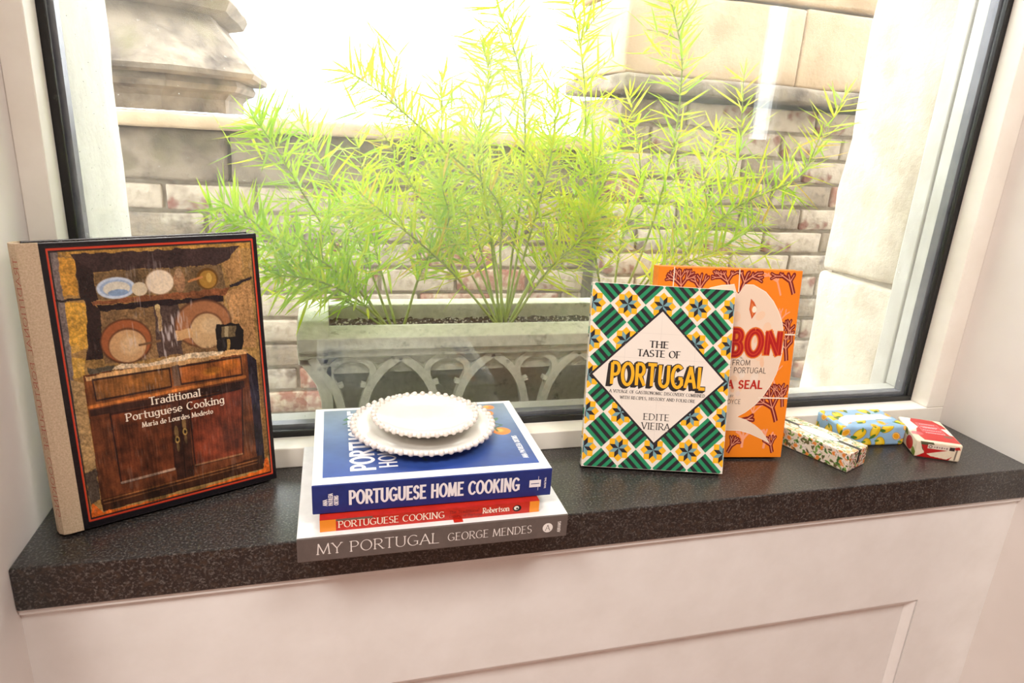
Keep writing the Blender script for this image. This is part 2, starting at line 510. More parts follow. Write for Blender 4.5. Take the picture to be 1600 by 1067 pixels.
# ------------------------------------------------------------------ brick parapet
PY = 1.95
pp = finish(empty('brick_parapet', (0.5, PY, -.9)), 'weathered brick parapet with pale coping behind the fern planter', 'parapet')
def pput(o):
    o.parent = pp
    o.location = Vector(o.location) - Vector((0.5, PY, -.9))
    return o
pput(MB().box(-1.3, .78, PY + .012, PY + .25, -.9, .215).build('mortar', M['mortar']))
BL, BH, JT = 0.215, 0.065, 0.010
brick_meshes = []
for k in range(5):
    t = rough_block('brick', 0, BL, 0, .10, 0, BH, BRICKS[k % 4], None, .0035, .05, .005, 20 + k, 22)
    brick_meshes.append(t.data)
    bpy.data.objects.remove(t)
def lay(x0, x1, y, z0, z1, adder, seed):
    rr = random.Random(seed)
    row = 0
    z = z1 - BH
    while z > z0:
        x = x0 - (BL + JT) * (0.5 if row % 2 else 0.0) - rr.uniform(0, .03)
        while x < x1:
            k = rr.choice((0, 0, 1, 1, 2, 3, 3, 4, 4))
            a, b = max(x, x0), min(x + BL, x1)
            if b - a > .03:
                o = bpy.data.objects.new('brick', brick_meshes[k])
                C.objects.link(o)
                o.location = ((a + b) / 2, y + .05 - rr.uniform(0, .006), z + BH / 2)
                o.scale = ((b - a) / BL, 1, 1)
                if rr.random() < .5:
                    o.rotation_euler = (0, pi, 0)
                adder(o)
            x += BL + JT
        z -= BH + JT
        row += 1
lay(-.85, .78, PY, -.62, .205, pput, 3)
# dark weathered stone course
xs = [-1.3, -.62, -.245, .24, .55, .785]
for i in range(len(xs) - 1):
    pput(rough_block('stone_block', xs[i] + .004, xs[i + 1] - .004, PY - .012, PY + .2, .215, .345, M['stone_dark'], None, .006, .05, .01, 40 + i, 12))
for i, (a, b) in enumerate(((-1.3, -.5), (-.495, .25), (.255, .785))):
    pput(rough_block('coping_stone', a, b, PY - .06, PY + .32, .347, .384, M['stone_beige'], None, .003, .06, .007, 50 + i, 10))

# brick and stone pier to the right
pr_ = finish(empty('stone_pier', (1.5, 1.87, -.9)), 'tall beige stone pier on a brick base beyond the fern', 'pier')
def qput(o):
    o.parent = pr_
    o.location = Vector(o.location) - Vector((1.5, 1.87, -.9))
    return o
qput(MB().box(.84, 2.6, 1.882, 2.25, -.9, .50).build('mortar', M['mortar']))
lay(.82, 2.1, 1.87, -.62, .50, qput, 8)
qput(rough_block('stone_band', .792, 2.7, 1.80, 2.3, .515, .56, M['stone_dark'], None, .004, .07, .01, 61, 10))
for i, (a, b, c, d) in enumerate(((.80, 1.36, .563, .775), (1.365, 2.7, .563, .775), (.80, 1.75, .785, 1.05), (1.755, 2.7, .785, 1.05), (.80, 1.4, 1.055, 1.5), (1.405, 2.7, 1.055, 1.5))):
    qput(rough_block('ashlar_block', a, b, 1.84, 2.25, c, d, M['stone_beige'], None, .005, .07, .009, 63 + i, 9))

# moulded stone cap on the left
fin = finish(empty('stone_finial', (-.62, 2.32, .388)), 'weathered moulded stone finial standing on the parapet coping', 'finial')
def chamfer_lathe(prof, name, m, amp, seed):
    v, f = [], []
    n = 24
    prof2 = []
    for (s0, z0), (s1, z1) in zip(prof[:-1], prof[1:]):
        st = max(1, int(max(abs(z1 - z0), abs(s1 - s0)) / .015))
        for k in range(st):
            prof2.append((s0 + (s1 - s0) * k / st, z0 + (z1 - z0) * k / st))
    prof2.append(prof[-1])
    k_ = .62
    ring_ = [(-k_, -1), (k_, -1), (1, -k_), (1, k_), (k_, 1), (-k_, 1), (-1, k_), (-1, -k_)]
    for s, z in prof2:
        for i in range(8):
            a, b = ring_[i], ring_[(i + 1) % 8]
            for q in range(4):
                t = q / 4
                x, y = (a[0] * (1 - t) + b[0] * t) * s, (a[1] * (1 - t) + b[1] * t) * s
                d = mnoise.noise(Vector((x * 9 + seed, y * 9, z * 9))) * amp
                v.append((x * (1 + d), y * (1 + d), z))
    nn = 32
    for j in range(len(prof2) - 1):
        for i in range(nn):
            i2 = (i + 1) % nn
            f.append((j * nn + i, j * nn + i2, (j + 1) * nn + i2, (j + 1) * nn + i))
    f.append(tuple(range(nn))[::-1])
    f.append(tuple((len(prof2) - 1) * nn + i for i in range(nn)))
    me = bpy.data.meshes.new(name)
    me.from_pydata(v, [], f)
    return link(name, me, m, fin)
chamfer_lathe([(.352, 0), (.352, .035), (.365, .05), (.385, .058), (.392, .072), (.385, .088)], 'base_moulding', M['stone_dark'], .02, 1)
chamfer_lathe([(.41, .088), (.43, .094), (.435, .106), (.42, .13), (.33, .24), (.325, .25)], 'sloped_cap', M['stone_dark'], .02, 4)
chamfer_lathe([(.335, .25), (.37, .26), (.385, .285), (.37, .31), (.32, .325), (.30, .5)], 'top_roll', M['stone_dark'], .03, 8)

# ------------------------------------------------------------------ far buildings
def building(name, label, x0, x1, y, z0, z1, cols, rows, fillx, fillz):
    b = finish(empty(name, (x0, y, z0)), label, 'building')
    w, h = x1 - x0, z1 - z0
    MB().box(0, w, 0, w, 0, h).build('facade', M['far_white'], b)
    me = MB().box(-.5, .5, -.01, .02, -.5, .5).mesh('window')
    for i in range(cols):
        for j in range(rows):
            o = link('window', me, M['far_glass'], b, ((i + .5) * w / cols, -.05, h - (j + .5) * h / rows))
            o.scale = (w / cols * fillx, 6, h / rows * fillz)
    return b
building('office_block', 'pale glass office block just right of the stone finial', -7.9, -4.7, 60, -25, 3.1, 3, 14, .8, .75)
building('white_block', 'white block with thin horizontal window bands beside the glass office block', -4.3, -1.2, 62, -25, 2.6, 1, 26, .9, .16)
building('tower_block', 'faint tall tower block behind the tallest fern shoots', 27.2, 46.5, 150, -25, 18.3, 7, 16, .5, .55)

# ------------------------------------------------------------------ planter
plx0, plx1 = -.043, .497
PB = -.103
pl = finish(empty('stone_planter', ((plx0 + plx1) / 2, .94, PB)), 'long cast concrete planter with pointed-arch tracery on the outer sill', 'planter')
def po(mb):
    mb.v = [(x - (plx0 + plx1) / 2, y - .94, z - PB) for x, y, z in mb.v]
    return mb
po(MB().prism([(.870, .113), (.895, .1225), (.902, .1225), (.902, .07), (.889, .07), (.889, .080), (.884, .0815), (.878, .084), (.876, .0935), (.870, .0965)], plx0 + .0005, plx1 - .0005)).build('front_rim', M['concrete'], pl, bevel=.0012)
for a, b in ((plx0, plx0 + .041), (plx1 - .041, plx1)):
    po(MB().prism([(.8705, .113), (.893, .1285), (.896, .1305), (1.02, .1305), (1.02, .070), (.889, .07), (.889, .080), (.884, .0815), (.878, .084), (.876, .0935), (.8705, .0965)], a, b)).build('end_block', M['concrete'], pl, bevel=.0022)
po(MB().box(plx0 + .041, plx1 - .041, .985, 1.02, .07, .129)).build('back_rim', M['concrete'], pl, bevel=.002)
po(MB().box(plx0 + .02, plx1 - .02, .893, 1.018, .055, .0705)).build('trough_floor', M['concrete'], pl)
po(MB().box(plx0 + .03, plx1 - .03, 1.0, 1.018, PB, .055)).build('back_panel', M['concrete'], pl)
for sgn, xe in ((1, plx0), (-1, plx1)):
    prof = [(xe + sgn * .004, .0705), (xe + sgn * .010, .062), (xe + sgn * .022, .042), (xe + sgn * .028, .02), (xe + sgn * .030, -.022), (xe + sgn * .030, PB), (xe + sgn * .044, PB), (xe + sgn * .044, .0705)]
    po(MB().prism(prof, .885, 1.017, 'y')).build('end_console', M['concrete'], pl, bevel=.0015)
def ribbon2(mb, pts, w, y0, y1):
    n = len(pts)
    L_, R_ = [], []
    for i, p in enumerate(pts):
        a, b = pts[max(i - 1, 0)], pts[min(i + 1, n - 1)]
        dx, dz = b[0] - a[0], b[1] - a[1]
        l = math.hypot(dx, dz) or 1
        nx, nz_ = -dz / l * w / 2, dx / l * w / 2
        L_.append((p[0] + nx, p[1] + nz_))
        R_.append((p[0] - nx, p[1] - nz_))
    b = len(mb.v)
    for y in (y0, y1):
        for q in L_ + R_:
            mb.v.append((q[0], y, q[1]))
    o2 = 2 * n
    for i in range(n - 1):
        mb.f.append((b + i, b + i + 1, b + n + i + 1, b + n + i))
        mb.f.append((b + o2 + i, b + o2 + n + i, b + o2 + n + i + 1, b + o2 + i + 1))
        mb.f.append((b + i, b + o2 + i, b + o2 + i + 1, b + i + 1))
        mb.f.append((b + n + i, b + n + i + 1, b + o2 + n + i + 1, b + o2 + n + i))
    for i in (0, n - 1):
        mb.f.append((b + i, b + n + i, b + o2 + n + i, b + o2 + i))
def smooth_path(pts, n=14):
    out = []
    P = [Vector(p) for p in pts]
    P = [P[0] * 2 - P[1]] + P + [P[-1] * 2 - P[-2]]
    for i in range(1, len(P) - 2):
        for k in range(n):
            t = k / n
            a, b, c, d = P[i - 1], P[i], P[i + 1], P[i + 2]
            out.append(tuple(0.5 * ((2 * b) + (c - a) * t + (2 * a - 5 * b + 4 * c - d) * t * t + (3 * b - a - 3 * c + d) * t ** 3)))
    out.append(tuple(P[-2]))
    return out
pitch = .1335
for i in range(4):
    xc = .027 + i * pitch
    mb = MB()
    for s in (-1, 1):
        reach = .0667 if (0 < i < 3 or (i == 0 and s == 1) or (i == 3 and s == -1)) else .052
        ribbon2(mb, smooth_path([(xc + s * .010, PB), (xc + s * .0105, -.05), (xc + s * .0125, -.018), (xc + s * .0155, .008), (xc + s * .024, .036), (xc + s * .042, .062), (xc + s * reach, .0815)], 6), .0115, .884, .897)
        ribbon2(mb, smooth_path([(xc + s * .022, .034), (xc + s * .029, .052), (xc + s * .026, .068), (xc + s * .012, .0785), (xc, .081)], 5), .0095, .885, .896)
        ribbon2(mb, [(xc + s * .024, .036), (xc + s * .012, .040)], .006, .886, .895)
    po(mb).build('tracery_arch', M['concrete'], pl)
# soil
bm = bmesh.new()
bmesh.ops.create_grid(bm, x_segments=110, y_segments=20, size=0.5)
for v in bm.verts:
    x, y = v.co.x * (plx1 - plx0 - .084), v.co.y * .082
    p = Vector((x * 60, y * 60, 3))
    v.co = Vector((x, y + .0035, -PB + .107 + .004 * mnoise.noise(p) + .003 * mnoise.noise(p * 3)))
me = bpy.data.meshes.new('soil')
bm.to_mesh(me)
bm.free()
so = link('soil', me, M['soil'], pl)
finish(so, 'dark crumbly soil', kind='stuff')
mb = MB()
for i in range(420):
    x, y = random.uniform(plx0 + .05, plx1 - .05), random.uniform(.908, .98)
    s = random.uniform(.0008, .0022)
    z = .1085 + random.uniform(-.001, .003)
    b = len(mb.v)
    mb.v += [(x - s, y, z), (x + s, y + s * .4, z), (x, y + s, z), (x, y - s, z), (x, y, z + s), (x + s * .2, y, z - s)]
    mb.f += [tuple(b + q for q in t) for t in ((0, 3, 4), (3, 1, 4), (1, 2, 4), (2, 0, 4), (3, 0, 5), (1, 3, 5), (2, 1, 5), (0, 2, 5))]
finish(po(mb).build('perlite_grains', M['perlite'], pl), 'tiny pale perlite grains', kind='stuff')

# ------------------------------------------------------------------ asparagus-like plants
SHOOTS = {
'A': [
   [(0.079, 0.93, 0.106), (0.021, 0.93, 0.15), (-0.037, 0.92, 0.188), (-0.088, 0.9, 0.259), (-0.127, 0.9, 0.281)],
   [(0.075, 0.94, 0.106), (0.04, 0.95, 0.172), (-0.018, 0.95, 0.27), (-0.062, 0.93, 0.352), (-0.086, 0.92, 0.386)],
   [(0.086, 0.94, 0.106), (0.05, 0.97, 0.206), (0.008, 1.0, 0.301), (-0.032, 1.0, 0.385)],
   [(0.083, 0.93, 0.106), (0.026, 0.91, 0.182), (-0.05, 0.9, 0.235), (-0.14, 0.9, 0.265)],
   [(0.093, 0.95, 0.106), (0.07, 1.0, 0.2), (0.058, 1.02, 0.263), (0.046, 1.03, 0.354)],
   [(0.085, 0.93, 0.106), (0.038, 0.9, 0.157), (-0.012, 0.88, 0.189), (-0.066, 0.88, 0.197)],
   [(0.103, 0.94, 0.106), (0.128, 0.93, 0.196), (0.161, 0.92, 0.261), (0.148, 0.9, 0.315)]],
'B': [
   [(0.252, 0.94, 0.106), (0.249, 0.96, 0.209), (0.243, 0.97, 0.289), (0.158, 0.97, 0.362), (0.077, 0.96, 0.424), (0.033, 0.95, 0.45)],
   [(0.26, 0.95, 0.106), (0.273, 0.98, 0.206), (0.29, 1.0, 0.339), (0.278, 1.0, 0.457), (0.249, 1.0, 0.531), (0.223, 1.0, 0.585)],
   [(0.255, 0.95, 0.106), (0.217, 1.0, 0.201), (0.168, 1.02, 0.295), (0.165, 1.02, 0.397), (0.164, 1.02, 0.455)],
   [(0.265, 0.95, 0.106), (0.331, 1.0, 0.203), (0.384, 1.02, 0.303), (0.389, 1.02, 0.419), (0.368, 1.02, 0.527), (0.347, 1.02, 0.593)],
   [(0.245, 0.93, 0.106), (0.16, 0.9, 0.202), (0.087, 0.88, 0.265), (0.038, 0.87, 0.306)],
   [(0.247, 0.94, 0.106), (0.189, 0.96, 0.209), (0.124, 0.98, 0.298), (0.078, 0.98, 0.375)],
   [(0.26, 0.93, 0.106), (0.3, 0.9, 0.193), (0.338, 0.88, 0.244), (0.362, 0.88, 0.289)],
   [(0.263, 0.96, 0.106), (0.256, 1.04, 0.215), (0.235, 1.06, 0.313), (0.221, 1.06, 0.409)],
   [(0.25, 0.95, 0.106), (0.21, 0.99, 0.25), (0.14, 1.0, 0.34), (0.095, 1.0, 0.425)],
   [(0.262, 0.955, 0.106), (0.30, 1.02, 0.25), (0.33, 1.05, 0.36), (0.335, 1.05, 0.47)],
   [(0.252, 0.95, 0.106), (0.235, 0.98, 0.25), (0.215, 0.99, 0.36), (0.225, 0.99, 0.46), (0.215, 0.99, 0.50)],
   [(0.266, 0.95, 0.106), (0.33, 0.96, 0.22), (0.41, 0.98, 0.31), (0.44, 0.98, 0.41)],
   [(0.257, 0.94, 0.106), (0.289, 0.94, 0.252), (0.307, 0.93, 0.353), (0.31, 0.93, 0.439)]],
'C': [
   [(0.436, 0.95, 0.106), (0.491, 0.97, 0.231), (0.523, 0.98, 0.37), (0.522, 0.98, 0.492), (0.501, 0.98, 0.56), (0.479, 0.98, 0.604)],
   [(0.437, 0.94, 0.106), (0.524, 0.95, 0.214), (0.578, 0.95, 0.274), (0.621, 0.95, 0.357), (0.61, 0.95, 0.49)],
   [(0.438, 0.93, 0.106), (0.551, 0.93, 0.231), (0.619, 0.92, 0.301), (0.719, 0.92, 0.353), (0.772, 0.92, 0.47)],
   [(0.44, 0.96, 0.106), (0.462, 1.0, 0.225), (0.493, 1.02, 0.327), (0.46, 1.02, 0.452)],
   [(0.426, 0.94, 0.106), (0.39, 0.93, 0.216), (0.372, 0.92, 0.303), (0.378, 0.92, 0.384)],
   [(0.441, 0.95, 0.106), (0.534, 1.0, 0.204), (0.607, 1.03, 0.309), (0.626, 1.03, 0.414)],
   [(0.43, 0.92, 0.106), (0.495, 0.9, 0.194), (0.571, 0.89, 0.236), (0.641, 0.89, 0.276)]]}
def leaf_verts(bend):
    """unit leaf along +x: narrow folded lance"""
    v, f = [], []
    for i, t in enumerate((0, .3, .65, 1.0)):
        w = (.016, .037, .028, .003)[i]
        z = bend * t * t
        v += [(t, -w, z), (t, 0, z - w * .45), (t, w, z)]
    for i in range(3):
        a = i * 3
        f += [(a, a + 3, a + 4, a + 1), (a + 1, a + 4, a + 5, a + 2)]
    return v, f
leaf_mesh = []
for mi in range(4):
    row = []
    for bend in (-.10, .02, .14):
        v, f = leaf_verts(bend)
        me = bpy.data.meshes.new('leaf')
        me.from_pydata(v, [], f)
        me.materials.append(LEAF[mi])
        row.append((me, v, f))
    leaf_mesh.append(row)
def plant(key, label, base, nmax):
    rr = random.Random(ord(key))
    root = finish(empty('feathery_fern', base), label, 'plant', 'feathery green plants in the concrete planter')
    B = Vector(base)
    leaves = []      # (origin, dir, length, matidx, bend)
    wts = {'A': (.5, .1, .38, .02), 'B': (.30, .60, .03, .07), 'C': (.42, .36, .16, .06)}[key]
    def pick():
        r = rr.random()
        for i, w in enumerate(wts):
            r -= w
            if r < 0: return i
        return 0
    for si, pts in enumerate(SHOOTS[key]):
        path = [Vector(p) - B for p in smooth_path(pts, 10)]
        n = len(path)
        rad = [.0021 * (1 - .75 * i / n) for i in range(n)]
        st = MB().tube(path, rad, 6)
        start = int(n * .24)
        ga = rr.uniform(0, 6.28)
        acc = 0
        i = start
        while i < n - 1:
            t = i / (n - 1)
            p = path[i]
            d = (path[min(i + 1, n - 1)] - path[i - 1]).normalized()
            a = d.orthogonal().normalized()
            c = d.cross(a)
            dense = 0.30 < t < 0.8
            for k in range(2):
                ga += 2.399
                side = a * cos(ga) + c * sin(ga)
                seg_p = p + d * rr.uniform(0, .01)
                if dense and rr.random() < (.25 if t < .55 else .12):
                    # side branchlet with its own needles
                    bl_ = rr.uniform(.05, .10) * (1.15 - .5 * t)
                    bd = (d * rr.uniform(.5, 1.0) + side).normalized()
                    end = seg_p + bd * bl_
                    end.y = max(end.y, .832 - B.y)
                    mid = (seg_p + end) / 2 + Vector((0, 0, .004))
                    st.tube([seg_p, mid, end], [.0008, .0006, .0003], 4)
                    bd = (end - seg_p).normalized()
                    ba = bd.orthogonal().normalized()
                    bc = bd.cross(ba)
                    m_ = 9
                    for q in range(m_):
                        tt = .15 + .85 * q / (m_ - 1)
                        an = q * 2.399 + ga
                        sd = ba * cos(an) + bc * sin(an)
                        ld = (bd * rr.uniform(.5, 1.1) + sd * .9).normalized()
                        leaves.append((seg_p.lerp(end, tt), ld, rr.uniform(.034, .056), pick(), rr.randrange(3)))
                for q in range(2):
                    an = ga + q * pi + rr.uniform(-.5, .5)
                    sd = a * cos(an) + c * sin(an)
                    ld = (d * rr.uniform(.15, .75) + sd + Vector((0, 0, rr.uniform(-.2, .2)))).normalized()
                    ln = rr.uniform(.044, .068) * (1.1 - .2 * t)
                    leaves.append((seg_p, ld, ln, pick(), rr.randrange(3)))
            i += 1
        tip = path[-1]
        d = (path[-1] - path[-3]).normalized()
        for q in range(5):
            sd = d.orthogonal().normalized()
            sd.rotate(Matrix.Rotation(q * 1.257, 3, d))
            leaves.append((tip, (d * 1.5 + sd * .7).normalized(), rr.uniform(.02, .03), pick(), 1))
        st.build('shoot', M['stem'], root, smooth=True, fixn=False)
    # keep needles off the glass
    good = []
    for l in leaves:
        e = l[0] + l[1] * l[2]
        if e.y + B.y > .80 and l[0].y + B.y > .80 and e.z + B.z > .125:
            good.append(l)
    rr.shuffle(good)
    good.sort(key=lambda l: -l[2])
    verts, faces, mats = [], [], []
    for idx, (o_, d, ln, mi, bi) in enumerate(good):
        z = Vector((0, 0, 1))
        y = z.cross(d)
        y = y.normalized() if y.length > 1e-4 else Vector((1, 0, 0))
        z2 = d.cross(y)
        R3 = Matrix((d, y, z2)).transposed()
        R3 = R3 @ Matrix.Rotation(rr.uniform(-.8, .8), 3, 'X')
        me, v, f = leaf_mesh[mi][bi]
        if idx < nmax:
            lo = bpy.data.objects.new('leaf', me)
            C.objects.link(lo)
            lo.parent = root
            lo.matrix_local = Matrix.Translation(o_) @ (R3 @ Matrix.Scale(ln, 3)).to_4x4()
        else:
            b = len(verts)
            verts += [tuple(o_ + R3 @ (Vector(q) * ln)) for q in v]
            faces += [tuple(b + q for q in t) for t in f]
            mats += [mi] * len(f)
    me = bpy.data.meshes.new('foliage')
    me.from_pydata(verts, [], faces)
    for m_ in LEAF: me.materials.append(m_)
    me.polygons.foreach_set('material_index', mats)
    fo = link('foliage', me, None, root)
    finish(fo, 'fine needle-like leaves', kind='stuff')
    return root
plant('A', 'bright green feathery plant spreading left from the end of the planter', (.088, .94, .104), 290)
plant('B', 'tallest dense yellow-green feathery plant in the middle of the planter', (.257, .945, .104), 290)
plant('C', 'airy feathery plant behind the two upright books, one long shoot arching right', (.438, .945, .104), 290)

# ------------------------------------------------------------------ flat printing
class Art:
    """flat print: coloured polygons laid on a face, each layer a hair above the last"""
    def __init__(s, xf, step=.00004):
        s.xf, s.step = xf, step
        s.v, s.f, s.c = [], [], []
        s.z = 0
    def up(s): s.z += 1
    def poly(s, pts, col):
        if len(pts) < 3: return
        b = len(s.v)
        for p in pts: s.v.append(s.xf(p[0], p[1], .00006 + s.z * s.step + (len(s.f) % 9) * 3e-6))
        s.f.append(tuple(range(b, b + len(pts))))
        s.c.append(lin(col))
    def rect(s, x0, y0, x1, y1, col): s.poly([(x0, y0), (x1, y0), (x1, y1), (x0, y1)], col)
    def ell(s, cx, cy, rx, ry, col, n=28, rot=0):
        s.poly([(cx + rx * cos(t) * cos(rot) - ry * sin(t) * sin(rot), cy + rx * cos(t) * sin(rot) + ry * sin(t) * cos(rot)) for t in [2 * pi * k / n for k in range(n)]], col)
    def stroke(s, pts, w, col, taper=False):
        n = len(pts)
        for i in range(n - 1):
            (x0, y0), (x1, y1) = pts[i], pts[i + 1]
            l = math.hypot(x1 - x0, y1 - y0)
            if l < 1e-9: continue
            w0, w1 = (w * (1 - .5 * i / n), w * (1 - .5 * (i + 1) / n)) if taper else (w, w)
            nx, ny = -(y1 - y0) / l / 2, (x1 - x0) / l / 2
            s.poly([(x0 + nx * w0, y0 + ny * w0), (x1 + nx * w1, y1 + ny * w1), (x1 - nx * w1, y1 - ny * w1), (x0 - nx * w0, y0 - ny * w0)], col)
            if i: s.ell(x0, y0, w0 / 2, w0 / 2, col, 8)
    def build(s, name, m, parent, label=None):
        me = bpy.data.meshes.new(name)
        me.from_pydata(s.v, [], s.f)
        ca = me.color_attributes.new('Col', 'FLOAT_COLOR', 'CORNER')
        arr = []
        for f, c in zip(s.f, s.c): arr += list(c) * len(f)
        ca.data.foreach_set('color', arr)
        o = link(name, me, m, parent)
        if label: o['label'] = label
        return o

# a small pen-drawn alphabet: advance width, paths, serif points
GL = {
'A': (.74, 'M.04 0 L.36 1 L.70 0;M.16 .34 L.57 .34', [(.04, 0), (.70, 0)]),
'B': (.64, 'M.1 0 L.1 1;M.1 1 L.32 1 A.32 .76 .2 .24 90 -90 L.1 .52;M.3 .52 A.32 .26 .24 .26 90 -90 L.1 0', [(.08, 0), (.08, 1)]),
'C': (.74, 'A.42 .5 .36 .5 48 312', []),
'D': (.76, 'M.1 0 L.1 1;M.1 1 L.32 1 A.32 .5 .36 .5 90 -90 L.1 0', [(.08, 0), (.08, 1)]),
'E': (.6, 'M.1 0 L.1 1;M.1 1 L.52 1;M.1 .52 L.44 .52;M.1 0 L.54 0', [(.08, 0), (.08, 1)]),
'F': (.56, 'M.1 0 L.1 1;M.1 1 L.52 1;M.1 .5 L.44 .5', [(.1, 0), (.08, 1)]),
'G': (.8, 'A.42 .5 .36 .5 48 322;M.7 .42 L.7 .1;M.48 .42 L.74 .42', []),
'H': (.76, 'M.1 0 L.1 1;M.64 0 L.64 1;M.1 .52 L.64 .52', [(.1, 0), (.1, 1), (.64, 0), (.64, 1)]),
'I': (.3, 'M.15 0 L.15 1', [(.15, 0), (.15, 1)]),
'J': (.38, 'M.26 1 L.26 .15 A.12 .15 .14 .2 0 -110', [(.26, 1)]),
'K': (.7, 'M.1 0 L.1 1;M.6 1 L.12 .45;M.27 .6 L.64 0', [(.1, 0), (.1, 1), (.62, 0), (.6, 1)]),
'L': (.56, 'M.1 0 L.1 1;M.1 0 L.52 0', [(.08, 0), (.1, 1)]),
'M': (.92, 'M.08 0 L.14 1 L.45 .06 L.76 1 L.83 0', [(.08, 0), (.83, 0)]),
'N': (.8, 'M.1 0 L.1 1 L.68 0 L.68 1', [(.1, 0), (.68, 1)]),
'O': (.82, 'A.41 .5 .35 .5 90 450', []),
'P': (.62, 'M.1 0 L.1 1;M.1 1 L.32 1 A.32 .73 .24 .27 90 -90 L.1 .46', [(.1, 0), (.08, 1)]),
'R': (.68, 'M.1 0 L.1 1;M.1 1 L.32 1 A.32 .74 .24 .26 90 -90 L.1 .48;M.3 .48 L.64 0', [(.1, 0), (.08, 1), (.64, 0)]),
'S': (.58, 'A.29 .75 .2 .25 30 270 A.29 .25 .22 .25 90 -150', []),
'T': (.64, 'M.32 0 L.32 1;M.03 1 L.61 1', [(.32, 0)]),
'U': (.76, 'M.1 1 L.1 .3 A.38 .3 .28 .3 180 360 L.66 1', [(.1, 1), (.66, 1)]),
'V': (.7, 'M.04 1 L.35 0 L.66 1', [(.04, 1), (.66, 1)]),
'W': (1.0, 'M.04 1 L.27 0 L.5 .9 L.73 0 L.96 1', [(.04, 1), (.96, 1)]),
'Y': (.68, 'M.04 1 L.34 .48 L.64 1;M.34 .5 L.34 0', [(.04, 1), (.64, 1), (.34, 0)]),
',': (.24, 'M.14 .08 L.06 -.16', []),
':': (.24, 'M.12 .1 L.12 .2;M.12 .5 L.12 .6', []),
'a': (.58, 'A.25 .19 .18 .19 0 360;M.46 0 L.46 .44 A.28 .44 .18 .21 0 150', []),
'b': (.6, 'A.31 .32 .21 .32 0 360;M.1 0 L.1 1', [(.08, 1)]),
'c': (.54, 'A.29 .32 .22 .32 45 315', []),
'd': (.62, 'A.28 .32 .21 .32 0 360;M.5 0 L.5 1', [(.48, 1), (.53, 0)]),
'e': (.58, 'M.07 .34 L.49 .34 A.28 .33 .21 .33 0 312', []),
'f': (.38, 'M.16 0 L.16 .8 A.3 .8 .14 .2 180 60;M.02 .62 L.36 .62', [(.16, 0)]),
'g': (.6, 'A.27 .34 .2 .3 0 360;M.48 .64 L.48 -.1 A.27 -.1 .21 .18 0 -150', []),
'h': (.62, 'M.1 0 L.1 1;M.1 .4 A.3 .4 .2 .25 180 0 L.5 0', [(.1, 0), (.08, 1), (.5, 0)]),
'i': (.3, 'M.15 0 L.15 .64;M.15 .84 L.15 .95', [(.15, 0), (.12, .64)]),
'k': (.6, 'M.1 0 L.1 1;M.48 .64 L.12 .26;M.24 .38 L.54 0', [(.1, 0), (.08, 1), (.54, 0)]),
'l': (.3, 'M.15 0 L.15 1', [(.15, 0), (.12, 1)]),
'n': (.62, 'M.1 0 L.1 .64;M.1 .4 A.3 .4 .2 .25 180 0 L.5 0', [(.1, 0), (.08, .64), (.5, 0)]),
'o': (.6, 'A.3 .32 .22 .32 0 360', []),
'r': (.46, 'M.1 0 L.1 .64;M.1 .38 A.3 .38 .2 .26 180 55', [(.1, 0), (.08, .64)]),
's': (.46, 'A.23 .48 .15 .16 30 270 A.23 .16 .17 .16 90 -150', []),
't': (.42, 'M.18 .9 L.18 .14 A.3 .14 .12 .14 180 290;M.02 .62 L.38 .62', []),
'u': (.62, 'M.1 .64 L.1 .22 A.3 .22 .2 .22 180 360;M.5 .64 L.5 0', [(.08, .64), (.48, .64), (.53, 0)]),
}
def glyph_paths(s):
    out = []
    for part in s.split(';'):
        tok = part.replace('M', ' M ').replace('L', ' L ').replace('A', ' A ').split()
        pts = []
        i = 0
        while i < len(tok):
            if tok[i] in 'ML':
                pts.append((float(tok[i + 1]), float(tok[i + 2])))
                i += 3
            else:
                cx, cy, rx, ry, a0, a1 = map(float, tok[i + 1:i + 7])
                n = max(6, int(abs(a1 - a0) / 14))
                for k in range(n + 1):
                    t = radians(a0 + (a1 - a0) * k / n)
                    pts.append((cx + rx * cos(t), cy + ry * sin(t)))
                i += 7
        out.append(pts)
    return out
def text_width(s, track=0.0):
    return sum((GL[c][0] if c in GL else .36) + track for c in s) - track
